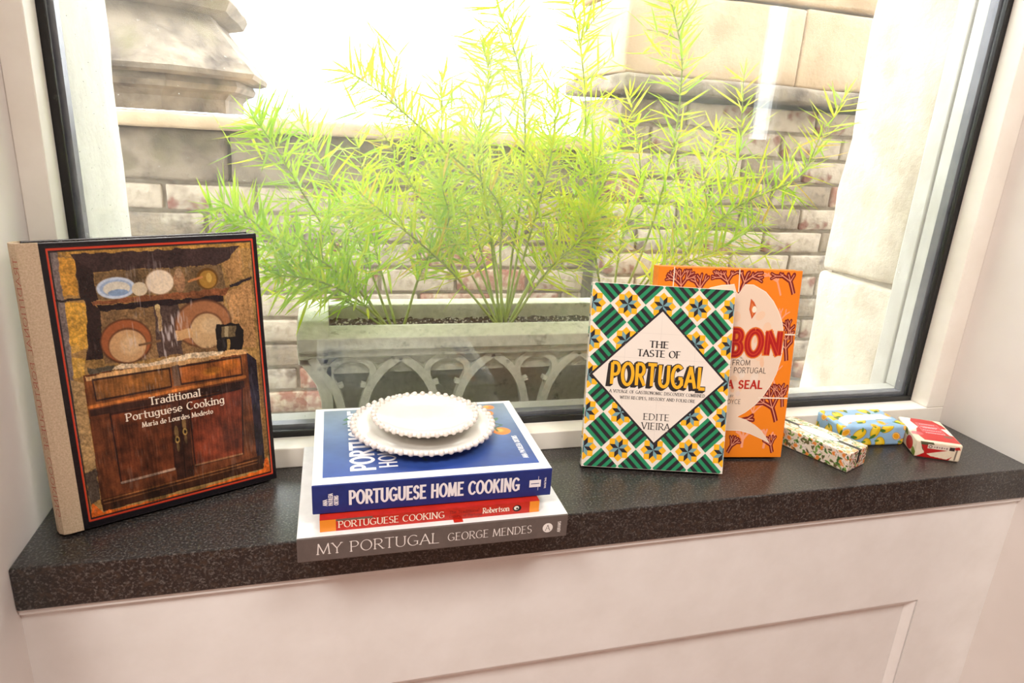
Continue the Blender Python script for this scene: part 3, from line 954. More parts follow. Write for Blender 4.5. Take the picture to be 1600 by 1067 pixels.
def text(art, s, x, y, h, width, col, thick=.16, thin=.07, serif=True, track=.04, align='c', grow=0.0, dx=0.0, dy=0.0, bowl=1.0):
    """x,y: baseline anchor in art space (y up); width: total width in the same unit"""
    tw = text_width(s, track)
    kx = width / tw
    x0 = {'c': x - width / 2, 'l': x, 'r': x - width}[align]
    pen = x0
    for ch in s:
        if ch not in GL:
            pen += (.36 + track) * kx
            continue
        adv, ps, sers = GL[ch]
        for pts in glyph_paths(ps):
            P = [(pen + px * kx + dx, y + py * h + dy) for px, py in pts]
            runs = [[P[0]]]
            for i in range(1, len(P)):
                runs[-1].append(P[i])
                if i < len(P) - 1:
                    a = math.atan2(P[i][1] - P[i - 1][1], P[i][0] - P[i - 1][0])
                    b = math.atan2(P[i + 1][1] - P[i][1], P[i + 1][0] - P[i][0])
                    if abs((b - a + pi) % (2 * pi) - pi) > .75:
                        runs.append([P[i]])
            for run in runs:
                n = len(run)
                L_, R_ = [], []
                for i, p in enumerate(run):
                    a, b = run[max(i - 1, 0)], run[min(i + 1, n - 1)]
                    ddx, ddy = b[0] - a[0], b[1] - a[1]
                    l = math.hypot(ddx, ddy) or 1e-9
                    ang = math.atan2(ddy, ddx)
                    w = (max(thin, thick * abs(sin(ang - (.3 if thin < thick * .8 else 0)))) if thin < thick else thick) * h / 2 + grow
                    nx, ny = -ddy / l * w, ddx / l * w
                    ex = ey = 0
                    if grow or n == 2 or not serif:
                        e = (thin * h * .5 if thin < thick else 0) + grow
                        if i == 0: ex, ey = -ddx / l * e, -ddy / l * e
                        if i == n - 1: ex, ey = ddx / l * e, ddy / l * e
                        if not serif and i in (0, n - 1) and abs(ddy) > abs(ddx) * 2 and thin >= thick: ex = ey = 0 if not grow else ey
                    L_.append((p[0] + nx + ex, p[1] + ny + ey))
                    R_.append((p[0] - nx + ex, p[1] - ny + ey))
                for i in range(n - 1):
                    art.poly([R_[i], R_[i + 1], L_[i + 1], L_[i]], col)
        if serif:
            for sx_, sy_ in sers:
                sw = (thick * .5 + .07) * h
                sh = thin * h * .5
                X, Y = pen + sx_ * kx + dx, y + sy_ * h + dy
                if sy_ > .3: Y -= sh
                else: Y += sh
                art.poly([(X - sw, Y - sh), (X + sw, Y - sh), (X + sw, Y + sh), (X - sw, Y + sh)], col)
        pen += (adv + track) * kx

class Canvas:
    """small raster painted with numpy, later carried by the vertices of a fine grid"""
    def __init__(s, w, h, res, col):
        s.w, s.h, s.res = w, h, res
        s.nx, s.ny = int(round(w / res)) + 1, int(round(h / res)) + 1
        s.a = np.ones((s.ny, s.nx, 3)) * np.array(col, float)
        s.X, s.Y = np.meshgrid(np.linspace(0, w, s.nx), np.linspace(0, h, s.ny))
    def blend(s, mask, col, al=1.0):
        m = (mask * al)[..., None]
        s.a = s.a * (1 - m) + np.array(col, float) * m
    def poly(s, pts, col, al=1.0, tint=0, warp=None):
        X, Y = (s.X, s.Y) if warp is None else (s.X + warp, s.Y + warp)
        ins = np.zeros(X.shape, bool)
        n = len(pts)
        for i in range(n):
            x0, y0 = pts[i]
            x1, y1 = pts[(i + 1) % n]
            if y0 == y1: continue
            cr = ((y0 > Y) != (y1 > Y)) & (X < (x1 - x0) * (Y - y0) / (y1 - y0) + x0)
            ins ^= cr
        s.blend(ins.astype(float), col, al)
    def ell(s, cx, cy, rx, ry, col, rot=0, al=1.0, soft=.08):
        dx, dy = s.X - cx, s.Y - cy
        u = (dx * cos(rot) + dy * sin(rot)) / rx
        v = (-dx * sin(rot) + dy * cos(rot)) / ry
        d = np.sqrt(u * u + v * v)
        s.blend(np.clip((1 - d) / soft + .5, 0, 1), col, al)
    def line(s, pts, w, col, al=1.0):
        m = np.zeros(s.X.shape)
        for (x0, y0), (x1, y1) in zip(pts[:-1], pts[1:]):
            l2 = (x1 - x0) ** 2 + (y1 - y0) ** 2 + 1e-12
            t = np.clip(((s.X - x0) * (x1 - x0) + (s.Y - y0) * (y1 - y0)) / l2, 0, 1)
            d = np.hypot(s.X - x0 - t * (x1 - x0), s.Y - y0 - t * (y1 - y0))
            m = np.maximum(m, np.clip((w / 2 - d) / s.res + .5, 0, 1))
        s.blend(m, col, al)
    def noise(s, cx, cy, seed=0):
        r = np.random.default_rng(seed)
        gx, gy = max(2, int(s.w / cx) + 2), max(2, int(s.h / cy) + 2)
        g = r.random((gy, gx))
        u = s.X / s.w * (gx - 1.001)
        v = s.Y / s.h * (gy - 1.001)
        i, j = u.astype(int), v.astype(int)
        fu, fv = u - i, v - j
        fu, fv = fu * fu * (3 - 2 * fu), fv * fv * (3 - 2 * fv)
        return (g[j, i] * (1 - fu) + g[j, i + 1] * fu) * (1 - fv) + (g[j + 1, i] * (1 - fu) + g[j + 1, i + 1] * fu) * fv

def grid_mesh(name, cv, pos):
    """pos(X,Y)->(N,3) array; colours from the canvas go to the vertices"""
    P = pos(cv.X.ravel(), cv.Y.ravel())
    nx, ny = cv.nx, cv.ny
    idx = np.arange(nx * ny).reshape(ny, nx)
    q = np.stack([idx[:-1, :-1], idx[1:, :-1], idx[1:, 1:], idx[:-1, 1:]], -1).reshape(-1, 4)
    return P, q, lin_np(cv.a.reshape(-1, 3))
def grid_build(name, parts, m, parent, smooth=False):
    V, Q, K, b = [], [], [], 0
    for P, q, c in parts:
        V.append(P)
        Q.append(q + b)
        K.append(c)
        b += len(P)
    V, Q, K = np.concatenate(V), np.concatenate(Q), np.concatenate(K)
    me = bpy.data.meshes.new(name)
    me.vertices.add(len(V))
    me.vertices.foreach_set('co', V.astype(np.float32).ravel())
    me.loops.add(Q.size)
    me.loops.foreach_set('vertex_index', Q.astype(np.int32).ravel())
    me.polygons.add(len(Q))
    me.polygons.foreach_set('loop_start', np.arange(0, Q.size, 4, dtype=np.int32))
    me.update(calc_edges=True)
    ca = me.color_attributes.new('Col', 'FLOAT_COLOR', 'POINT')
    ca.data.foreach_set('color', np.concatenate([K, np.ones((len(K), 1))], 1).astype(np.float32).ravel())
    if smooth: me.polygons.foreach_set('use_smooth', [True] * len(me.polygons))
    me.validate()
    return link(name, me, m, parent)

# ------------------------------------------------------------------ books
def lean_matrix(x, y, z, psi, tilt):
    return Matrix.Translation((x, y, z)) @ Matrix.Rotation(radians(psi), 4, 'Z') @ Matrix.Rotation(-radians(tilt), 4, 'X')
def flat_matrix(x, y, z, psi):
    # lying face up, spine towards the room, head of the book to the left
    return Matrix.Translation((x, y, z)) @ Matrix.Rotation(radians(psi), 4, 'Z') @ Matrix(((0, 0, -1, 0), (1, 0, 0, 0), (0, -1, 0, 0), (0, 0, 0, 1)))
def hardcover(root, W, H, T, mf, mb_, ms, board=.0028, over=.0035):
    fc = MB().box(.002, W, 0, board, 0, H).build('front_cover', mf, root, bevel=.0007)
    MB().box(.002, W, T - board, T, 0, H).build('back_cover', mb_, root, bevel=.0007)
    sp = MB().box(0, .0022, 0, T, 0, H).build('spine', ms, root, bevel=.0008)
    MB().box(.0022, W - over, board, T - board, over, H - over).build('page_block', M['pages'], root)
    return fc, sp
def face_xf(W, H):       # art space: x right, y up, metres, on the front cover
    return lambda x, y, e: (x, -e, y)
def spine_xf(T, H):      # art space: x along the spine from the head, y up when lying
    return lambda x, y, e: (-e, T - y, H - x)

# --- dresser cookbook
T1, W1, H1 = .030, .1998, .2727
b1 = finish(empty('cookbook', matrix=lean_matrix(-.2455, .6263, .0028, 23.35, 5.0)), 'large cookbook with linen spine and a rustic wooden dresser on its cover', 'book')
SEAM = .0145
b1f = MB().box(SEAM, W1, 0, .003, 0, H1).build('front_cover', M['black_cover'], b1, bevel=.0007)
MB().box(.004, W1 - .001, T1 - .003, T1, 0, H1).build('back_cover', M['black_cover'], b1, bevel=.0007)
MB().box(.004, W1 - .004, .003, T1 - .003, .0035, H1 - .0035).build('page_block', M['pages'], b1)
prof = [(SEAM + .0005, -.0002), (.0035, -.0002), (-.001, .001), (-.0042, .006), (-.0055, T1 / 2), (-.0042, T1 - .006), (-.001, T1 - .001), (.0035, T1 + .0002), (.012, T1 + .0002), (.012, T1 - .0005), (.0038, T1 - .0005), (-.001, T1 - .006), (-.003, T1 / 2), (-.001, .006), (.0038, .0026), (SEAM + .0005, .0026)]
b1s = MB().prism(prof, 0, H1, 'z').build('spine', M['linen'], b1)
sa = Art(lambda x, y, e: (-.0010 - .0032 * max(0, min(1, (y - .001) / .005)) - e * 2, y - e, H1 - x))
text(sa, 'TRADITIONAL PORTUGUESE COOKING', .012, .0014, .0042, H1 - .03, (176, 70, 54), .18, .08, True, .10, 'l')
sa.build('spine_lettering', M['print'], b1s, 'red title lettering along the linen spine')

def cover_dresser():
    AW, AH = W1 - SEAM, H1
    cv = Canvas(1.0, 1.0, .0024, (22, 18, 24))
    fx0, fy0, fx1, fy1 = .026, .019, .981, .975
    n1, n2, n3 = cv.noise(.012, .009, 1), cv.noise(.03, .022, 2), cv.noise(.09, .07, 3)
    fine = cv.noise(.0052, .004, 4)
    warp = (n2 - .5) * .008
    cv.poly([(fx0, fy0), (fx1, fy0), (fx1, fy1), (fx0, fy1)], (150, 116, 66))
    def P(pts, col, al=1.0, w=True): cv.poly(pts, col, al, 0, warp if w else None)
    P([(.05, .02), (.98, .02), (.97, .05), (.10, .045)], (176, 132, 62))
    P([(.03, .02), (.07, .02), (.055, .5), (.028, .8)], (120, 108, 104))
    P([(0.068, 0.046), (0.133, 0.053), (0.123, 0.172), (0.061, 0.173)], (190, 138, 56))
    P([(0.063, 0.193), (0.152, 0.204), (0.131, 0.355), (0.06, 0.367)], (206, 156, 62))
    P([(0.06, 0.38), (0.115, 0.39), (0.10, 0.45), (0.05, 0.455)], (186, 146, 66))
    P([(0.119, 0.038), (0.91, 0.039), (0.834, 0.096), (0.781, 0.105), (0.199, 0.1), (0.141, 0.072)], (58, 42, 40))
    P([(0.133, 0.053), (0.2, 0.094), (0.207, 0.193), (0.176, 0.2), (0.212, 0.232), (0.192, 0.40), (0.114, 0.395), (0.131, 0.355), (0.153, 0.199), (0.128, 0.178)], (44, 30, 28))
    P([(0.032, 0.183), (0.173, 0.184), (0.171, 0.195), (0.03, 0.19)], (40, 34, 34))
    P([(0.205, 0.102), (0.803, 0.106), (0.819, 0.195), (0.206, 0.195)], (112, 88, 58))
    P([(0.81, 0.106), (0.915, 0.055), (0.909, 0.155), (0.844, 0.179)], (168, 126, 76))
    P([(0.836, 0.184), (0.963, 0.158), (0.961, 0.169), (0.842, 0.196)], (40, 34, 38))
    P([(0.809, 0.216), (0.952, 0.174), (0.955, 0.439), (0.861, 0.429)], (176, 132, 84))
    P([(0.211, 0.235), (0.798, 0.237), (0.808, 0.43), (0.195, 0.42)], (128, 98, 64))
    P([(.45, .22), (.57, .22), (.56, .42), (.44, .42)], (74, 58, 52))
    P([(.34, .10), (.40, .10), (.40, .15), (.34, .15)], (88, 70, 52), .6)
    P([(0.176, 0.198), (0.842, 0.193), (0.808, 0.222), (0.18, 0.211)], (122, 74, 46))
    P([(0.197, 0.214), (0.8, 0.221), (0.794, 0.24), (0.211, 0.236)], (34, 24, 26))
    # crockery
    cv.ell(.291, .160, .086, .037, (196, 208, 224))
    cv.ell(.291, .160, .072, .029, (120, 146, 186), al=.5)
    cv.ell(.293, .162, .060, .024, (214, 208, 192))
    cv.ell(.297, .176, .045, .011, (112, 144, 188), al=.8)
    cv.ell(.395, .170, .036, .024, (212, 196, 166))
    cv.ell(.492, .152, .068, .045, (170, 140, 110))
    cv.ell(.492, .152, .064, .042, (224, 206, 180))
    cv.ell(.586, .155, .028, .040, (140, 104, 74))
    cv.ell(.586, .125, .016, .018, (150, 120, 90))
    cv.ell(.726, .154, .055, .040, (98, 66, 28))
    cv.ell(.728, .156, .045, .033, (160, 118, 48))
    cv.ell(.735, .15, .014, .018, (216, 176, 90), al=.7)
    cv.line([(.63, .158), (.70, .146)], .008, (196, 130, 76))
    cv.ell(.305, .349, .118, .080, (70, 40, 26))
    cv.ell(.305, .348, .113, .075, (156, 88, 50))
    cv.ell(.308, .363, .088, .062, (96, 58, 36))
    cv.ell(.308, .366, .084, .058, (196, 154, 108))
    cv.ell(.32, .365, .045, .034, (214, 180, 138), al=.7, soft=.5)
    cv.line([(.36, .368), (.46, .362)], .008, (110, 80, 52))
    cv.ell(.683, .317, .146, .090, (84, 52, 36))
    cv.ell(.683, .318, .139, .084, (158, 104, 68))
    cv.ell(.697, .346, .092, .071, (110, 72, 48))
    cv.ell(.697, .348, .086, .066, (194, 160, 116))
    cv.ell(.72, .33, .05, .03, (208, 178, 138), al=.7, soft=.5)
    P([(0.54, 0.332), (0.624, 0.331), (0.625, 0.367), (0.538, 0.367)], (196, 154, 106))
    cv.ell(.466, .241, .013, .012, (196, 172, 120))
    P([(0.458, 0.245), (0.478, 0.244), (0.48, 0.326), (0.46, 0.327)], (170, 140, 96), .8)
    P([(0.744, 0.325), (0.867, 0.333), (0.895, 0.368), (0.871, 0.442), (0.740, 0.435)], (26, 24, 24))
    P([(0.772, 0.338), (0.851, 0.340), (0.843, 0.382), (0.769, 0.380)], (104, 88, 62))
    P([(0.79, 0.338), (0.81, 0.340), (0.805, 0.382), (0.788, 0.380)], (176, 158, 120), .8)
    P([(0.794, 0.388), (0.811, 0.39), (0.806, 0.446), (0.792, 0.444)], (150, 120, 66))
    # counter and dresser
    P([(0.119, 0.426), (0.245, 0.428), (0.224, 0.446), (0.121, 0.446)], (84, 76, 62))
    P([(0.094, 0.448), (0.39, 0.441), (0.901, 0.442), (0.906, 0.943), (0.089, 0.952)], (96, 52, 30), 1, False)
    P([(0.102, 0.452), (0.401, 0.444), (0.768, 0.435), (0.899, 0.438), (0.9, 0.456), (0.398, 0.466), (0.104, 0.468)], (204, 158, 104))
    P([(0.224, 0.443), (0.264, 0.425), (0.389, 0.436), (0.363, 0.439), (0.567, 0.424), (0.674, 0.425), (0.769, 0.432), (0.76, 0.444), (0.401, 0.448)], (226, 204, 172), .85)
    P([(0.895, 0.451), (0.946, 0.487), (0.943, 0.918), (0.9, 0.949)], (36, 30, 40), 1, False)
    P([(0.098, 0.468), (0.885, 0.460), (0.876, 0.556), (0.1, 0.566)], (122, 70, 36), 1, False)
    for q, c in (([(0.131, 0.468), (0.487, 0.468), (0.487, 0.538), (0.135, 0.543)], (132, 84, 42)), ([(0.531, 0.468), (0.861, 0.466), (0.86, 0.538), (0.537, 0.535)], (146, 82, 38))):
        P(q, c, 1, False)
        cv.line(q + [q[0]], .007, (48, 30, 24))
    cv.ell(.70, .505, .05, .016, (206, 130, 44), al=.7, soft=.5)
    cv.ell(.80, .49, .05, .02, (196, 112, 40), al=.7, soft=.5)
    cv.ell(.36, .50, .07, .018, (176, 112, 50), al=.6, soft=.6)
    P([(.50, .46), (.535, .46), (.535, .54), (.50, .54)], (92, 74, 62), .8)
    cv.line([(.10, .562), (.875, .548)], .012, (176, 104, 48))
    P([(0.099, 0.572), (0.866, 0.562), (0.867, 0.59), (0.1, 0.596)], (52, 32, 26), 1, False)
    for q, c in (([(0.186, 0.600), (0.474, 0.598), (0.456, 0.859), (0.191, 0.864)], (94, 48, 28)), ([(0.563, 0.602), (0.852, 0.592), (0.822, 0.862), (0.559, 0.865)], (108, 48, 30))):
        P(q, c, 1, False)
        cv.line(q + [q[0]], .008, (44, 24, 20))
    P([(0.474, 0.595), (0.556, 0.594), (0.549, 0.904), (0.457, 0.909)], (58, 34, 26), 1, False)
    cv.line([(.514, .6), (.503, .905)], .004, (24, 16, 16))
    cv.line([(0.193, 0.862), (0.453, 0.857)], .009, (168, 142, 120), .85)
    cv.line([(0.561, 0.862), (0.818, 0.861)], .007, (150, 104, 66), .85)
    for hx, hy in ((.484, .745), (.527, .72)):
        cv.ell(hx, hy - .03, .010, .026, (126, 100, 60), al=.8)
        cv.ell(hx, hy, .012, .014, (186, 150, 82))
        cv.ell(hx, hy, .006, .008, (44, 30, 24))
        cv.ell(hx, hy + .03, .007, .018, (116, 92, 56), al=.8)
    P([(0.086, 0.905), (0.506, 0.909), (0.928, 0.886), (0.934, 0.945), (0.092, 0.953)], (56, 32, 20), 1, False)
    cv.line([(.10, .912), (.9, .902)], .005, (132, 82, 44))
    cv.line([(.10, .925), (.9, .914)], .004, (112, 70, 40))
    P([(0.026, 0.972), (0.047, 0.908), (0.089, 0.955), (0.548, 0.962), (0.929, 0.951), (0.953, 0.883), (0.979, 0.972)], (196, 92, 30))
    P([(0.038, 0.456), (0.092, 0.474), (0.089, 0.787), (0.039, 0.795)], (166, 136, 92))
    P([(0.036, 0.795), (0.089, 0.787), (0.086, 0.905), (0.04, 0.915)], (78, 68, 58))
    P([(0.953, 0.502), (0.979, 0.498), (0.972, 0.887), (0.944, 0.91)], (124, 88, 44))
    # grain of the photograph: wood streaks, stone speckle
    crock = np.zeros(cv.X.shape)
    for ex, ey, erx, ery in ((.291, .16, .086, .037), (.395, .17, .036, .024), (.492, .152, .068, .045), (.305, .349, .118, .08), (.683, .317, .146, .09), (.726, .154, .055, .04)):
        crock = np.maximum(crock, (((cv.X - ex) / erx) ** 2 + ((cv.Y - ey) / ery) ** 2 < 1).astype(float))
    wood = ((cv.Y > .45) & (cv.X > .09) & (cv.X < .94)).astype(float)
    st = cv.noise(.006, .05, 6)
    g = 1 + wood * ((st - .5) * .34 + (n2 - .5) * .45 + (n3 - .5) * .5 + (fine - .5) * .2) + (1 - wood) * ((fine - .5) * .38 + (n1 - .5) * .26 + (n3 - .5) * .3) * (1 - .7 * crock)
    inside = ((cv.X > fx0) & (cv.X < fx1) & (cv.Y > fy0) & (cv.Y < fy1)).astype(float)
    g = 1 + (g - 1) * inside
    cv.a = cv.a * g[..., None]
    # scuffs and glare off the glossy jacket, painted in as pale streaks
    sc = cv.noise(.006, .03, 9) * cv.noise(.05, .06, 10)
    band = np.exp(-((cv.X - .5) / .16) ** 2) * np.exp(-((cv.Y - .33) / .2) ** 2)
    cv.blend(np.clip((sc - .40) * 4, 0, 1) * (0.15 + .85 * band) * inside, (216, 206, 204), .75)
    cv.line([(fx0, fy0), (fx1, fy0), (fx1, fy1), (fx0, fy1), (fx0, fy0)], .0075, (214, 66, 40))
    cv.line([(fx0 + .0085, fy0 + .0065), (fx1 - .0085, fy0 + .0065), (fx1 - .0085, fy1 - .0065), (fx0 + .0085, fy1 - .0065), (fx0 + .0085, fy0 + .0065)], .006, (30, 24, 28))
    cv.line([(fx0 - .012, fy0 - .009), (fx1 + .010, fy0 - .009)], .002, (40, 34, 40))
    def pos(X, Y):
        return np.stack([SEAM + .0012 + X * (AW - .0024), np.full_like(X, -.00008), AH - .001 - Y * (AH - .002)], 1)
    P_, q, c = grid_mesh('cover_print', cv, pos)
    grid_build('cover_picture', [(P_, q, c)], M['print_gloss'], b1f)['label'] = 'printed picture of a wooden dresser with copper pans'
    a = Art(lambda x, y, e: (SEAM + x * AW, -e - .00008, AH * (1 - y)))
    U = 1.0
    # art space here: x right 0..1, y down 0..1 -> flip text by drawing on an up axis
    a2 = Art(lambda x, y, e: (SEAM + x, -e - .00010, y))
    W_ = (240, 226, 206)
    def tx(s, u0, u1, v, h, th, tn):
        text(a2, s, (u0 + u1) / 2 * AW, (1 - v) * AH, h * AH, (u1 - u0) * AW, W_, th, tn, True, .05)
    tx('Traditional', .373, .627, .592, .028, .17, .09)
    tx('Portuguese Cooking', .256, .746, .636, .028, .17, .09)
    tx('Maria de Lourdes Modesto', .326, .68, .669, .018, .17, .09)
    a2.build('cover_lettering', M['print'], b1f, 'pale title lettering')
cover_dresser()

# --- lying stack
def flat_book(name, label, x, y, z, psi, W, H, T, mf, mb_, ms):
    root = finish(empty(name, matrix=flat_matrix(x, y, z + T, psi)), label, 'book')
    return (root,) + hardcover(root, W, H, T, mf, mb_, ms)
# fitted front-left bottom corners -> right end is the foot of the book
HM = .2615
bm_, bmf, bms = flat_book('cookbook', 'white cookbook with taupe spine at the bottom of the stack', -.0346 + HM, .5479 - .0021, 0, -.46, .187, HM, .0250, M['white_cover'], M['white_cover'], M['taupe_spine'])
sa = Art(spine_xf(.0250, HM))
text(sa, 'MY PORTUGAL', .017, .0070, .0112, .114, (236, 230, 226), .10, .05, True, .06, 'l')
text(sa, 'GEORGE MENDES', .139, .0080, .0084, .085, (236, 230, 226), .10, .05, True, .06, 'l')
sa.ell(.2405, .0118, .0053, .0053, (238, 234, 230), 32)
sa.up()
text(sa, 'A', .2405, .0088, .0062, .0050, (100, 90, 86), .11, .05, True, .0, 'c')
sa.build('spine_lettering', M['print'], bms, 'white title lettering and round emblem on the taupe spine')
sv = Art(lambda x, y, e: (-e, .0250 - x, HM - .2515 + y))
sv.xf = lambda x, y, e: (-e, .0250 - x, HM - .2525 + y)
text(sv, 'ABRAMS', .0118, -.0015, .0030, .0125, (232, 228, 224), .18, .14, False, .08, 'c')
sv.build('publisher_lettering', M['print'], bms, 'small publisher name set across the spine')

# thin paperback
HR, TR = .2126, .0125
br = finish(empty('paperback', matrix=flat_matrix(-.0141 + HR, .5558, .0252 + TR, -.07)), 'thin red and orange paperback sandwiched in the middle of the stack', 'book')
MB().box(.0006, .150, 0, .0006, 0, HR).build('front_cover', M['red_spine'], br)
MB().box(.0006, .150, TR - .0006, TR, 0, HR).build('back_cover', M['cream_cover'], br)
brs = MB().box(0, .0008, 0, TR, 0, HR).build('spine', M['red_spine'], br)
MB().box(.0008, .149, .0006, TR - .0006, .0004, HR - .0004).build('page_block', M['pages'], br)
MB().box(-.0055, -.0004, TR - .0008, TR, HR - .134, HR - .125).build('ribbon_tab', M['red_spine'], br, bevel=.0003)
sa = Art(spine_xf(TR, HR))
sa.rect(0, .0001, .0145, TR - .0001, (236, 142, 40))
sa.rect(HR - .010, .0001, HR, TR - .0001, (238, 146, 44))
sa.rect(.0145, TR - .0022, .048, TR - .0001, (110, 96, 86))
sa.up()
text(sa, 'PORTUGUESE COOKING', .0165, .0032, .0068, .100, (244, 232, 214), .15, .07, True, .05, 'l')
text(sa, 'The Traditional', .121, .0068, .0032, .030, (136, 34, 28), .14, .08, True, .05, 'l')
text(sa, 'Cuisine of Portugal', .121, .0022, .0032, .033, (136, 34, 28), .14, .08, True, .05, 'l')
text(sa, 'Robertson', .1545, .0040, .0058, .027, (246, 234, 216), .16, .08, True, .05, 'l')
sa.ell(.1895, .0062, .0044, .0036, (24, 20, 20))
sa.up()
sa.ell(.1888, .0066, .0026, .0022, (240, 232, 222))
sa.up()
sa.ell(.1896, .0060, .0012, .0010, (24, 20, 20))
sa.build('spine_lettering', M['print'], brs, 'cream title lettering and orange end bands')

# home cooking
HH, TH, WH = .2328, .0300, .1766
bh, bhf, bhs = flat_book('cookbook', 'white-bordered blue cookbook on top of the stack, carrying the plates', -.0204 + HH, .5636, .0384, -.46, WH, HH, TH, M['white_cover'], M['white_cover'], M['blue_spine'])
sa = Art(spine_xf(TH, HH))
WT = (238, 236, 240)
text(sa, 'PORTUGUESE HOME COOKING', .0335, .0085, .0135, .1655, WT, .19, .16, False, .13, 'l')
sa.rect(.2095, .0105, .2215, .0185, WT)
sa.up()
sa.rect(.2112, .0140, .2198, .0148, (40, 56, 120))
sa.rect(.2186, .0065, .2190, .0225, WT)
sa.build('spine_lettering', M['print'], bhs, 'bold white title lettering on the navy spine')
sv = Art(lambda x, y, e: (-e, TH - x, HH - y))
sv.xf = lambda x, y, e: (-e, TH - x, HH - .0185 + y)
for i, (s, w) in enumerate((('ANA', .0065), ('PATULEIA', .0125), ('ORTINS', .0100))):
    text(sv, s, .0065 + w / 2 + .002, -.0001 + .0052 - i * .0050, .0036, w, WT, .2, .16, False, .10, 'c')
text(sv, 'Interlink Books'.replace('I', 'I').replace('B', 'B').replace('x', 'k'), .0145, -.2085, .0020, .012, WT, .16, .12, False, .08, 'c')
sv.build('author_lettering', M['print'], bhs, 'small author name set across the spine')
# cover: blue picture panel, window sheen painted in as paler blue away from the spine
cv = Canvas(1.0, 1.0, .006, (60, 84, 130))
t = np.clip(cv.X * .8 + cv.Y * .0, 0, 1)   # x: from the spine outwards, y: head to foot
near = np.clip(1 - cv.X, 0, 1)
top, bot = np.array((122, 138, 156.)), np.array((36, 64, 142.))
k = (near ** 1.1)[..., None]
cv.a = top * (1 - k) + bot * k
cv.a *= (1 + (cv.noise(.15, .15, 21) - .5) * .16 + (cv.noise(.03, .03, 22) - .5) * .05)[..., None]
for px, py, r in ((.86, .80, .055), (.82, .87, .05), (.50, .90, .06), (.93, .90, .04), (.60, .86, .03)):
    cv.ell(px, py, r, r * .8, (236, 128, 34))
    cv.ell(px + .012, py - .012, r * .5, r * .4, (250, 190, 90), al=.7, soft=.6)
for pts in ([(.95, .78), (.80, .84), (.66, .86), (.5, .88)], [(.66, .86), (.60, .92), (.48, .80)], [(.2, .45), (.14, .47)], [(.75, .1), (.82, .16), (.86, .12)]):
    cv.line(pts, .012, (58, 96, 66), .9)
for px, py, rt in ((.70, .90, .5), (.62, .82, 1.2), (.78, .80, 2.2), (.84, .12, .6), (.76, .15, 1.6), (.9, .2, .2)):
    cv.ell(px, py, .035, .013, (66, 112, 70), rt, .85)
def pos(X, Y):
    return np.stack([.014 + X * (WH - .021), np.full_like(X, -.00012), HH - .0095 - Y * (HH - .019)], 1)
P_, q, c = grid_mesh('cover_picture', cv, pos)
grid_build('cover_picture', [(P_, q[:, ::-1], c)], M['print'], bhf)['label'] = 'blue printed picture with oranges, far side paled by painted-in sheen'
a = Art(lambda x, y, e: (x, -e - .00016, y))
text(a, 'PORTUGUESE', .0235, HH - .058, .0210, .142, WT, .22, .18, False, .12, 'l')
text(a, 'HOME COOKING', .0265, HH - .0800, .0160, .139, WT, .18, .14, False, .12, 'l')
a.build('title_lettering', M['print'], bhf, 'white title lettering across the blue cover')
a = Art(lambda x, y, e: (x, -e - .00016, y))
text(a, 'ANA PATULEIA ORTINS', .026, HH - .215, .0052, .052, WT, .18, .14, False, .12, 'l')
a.build('author_lettering', M['print'], bhf, 'small white author name on the blue cover')

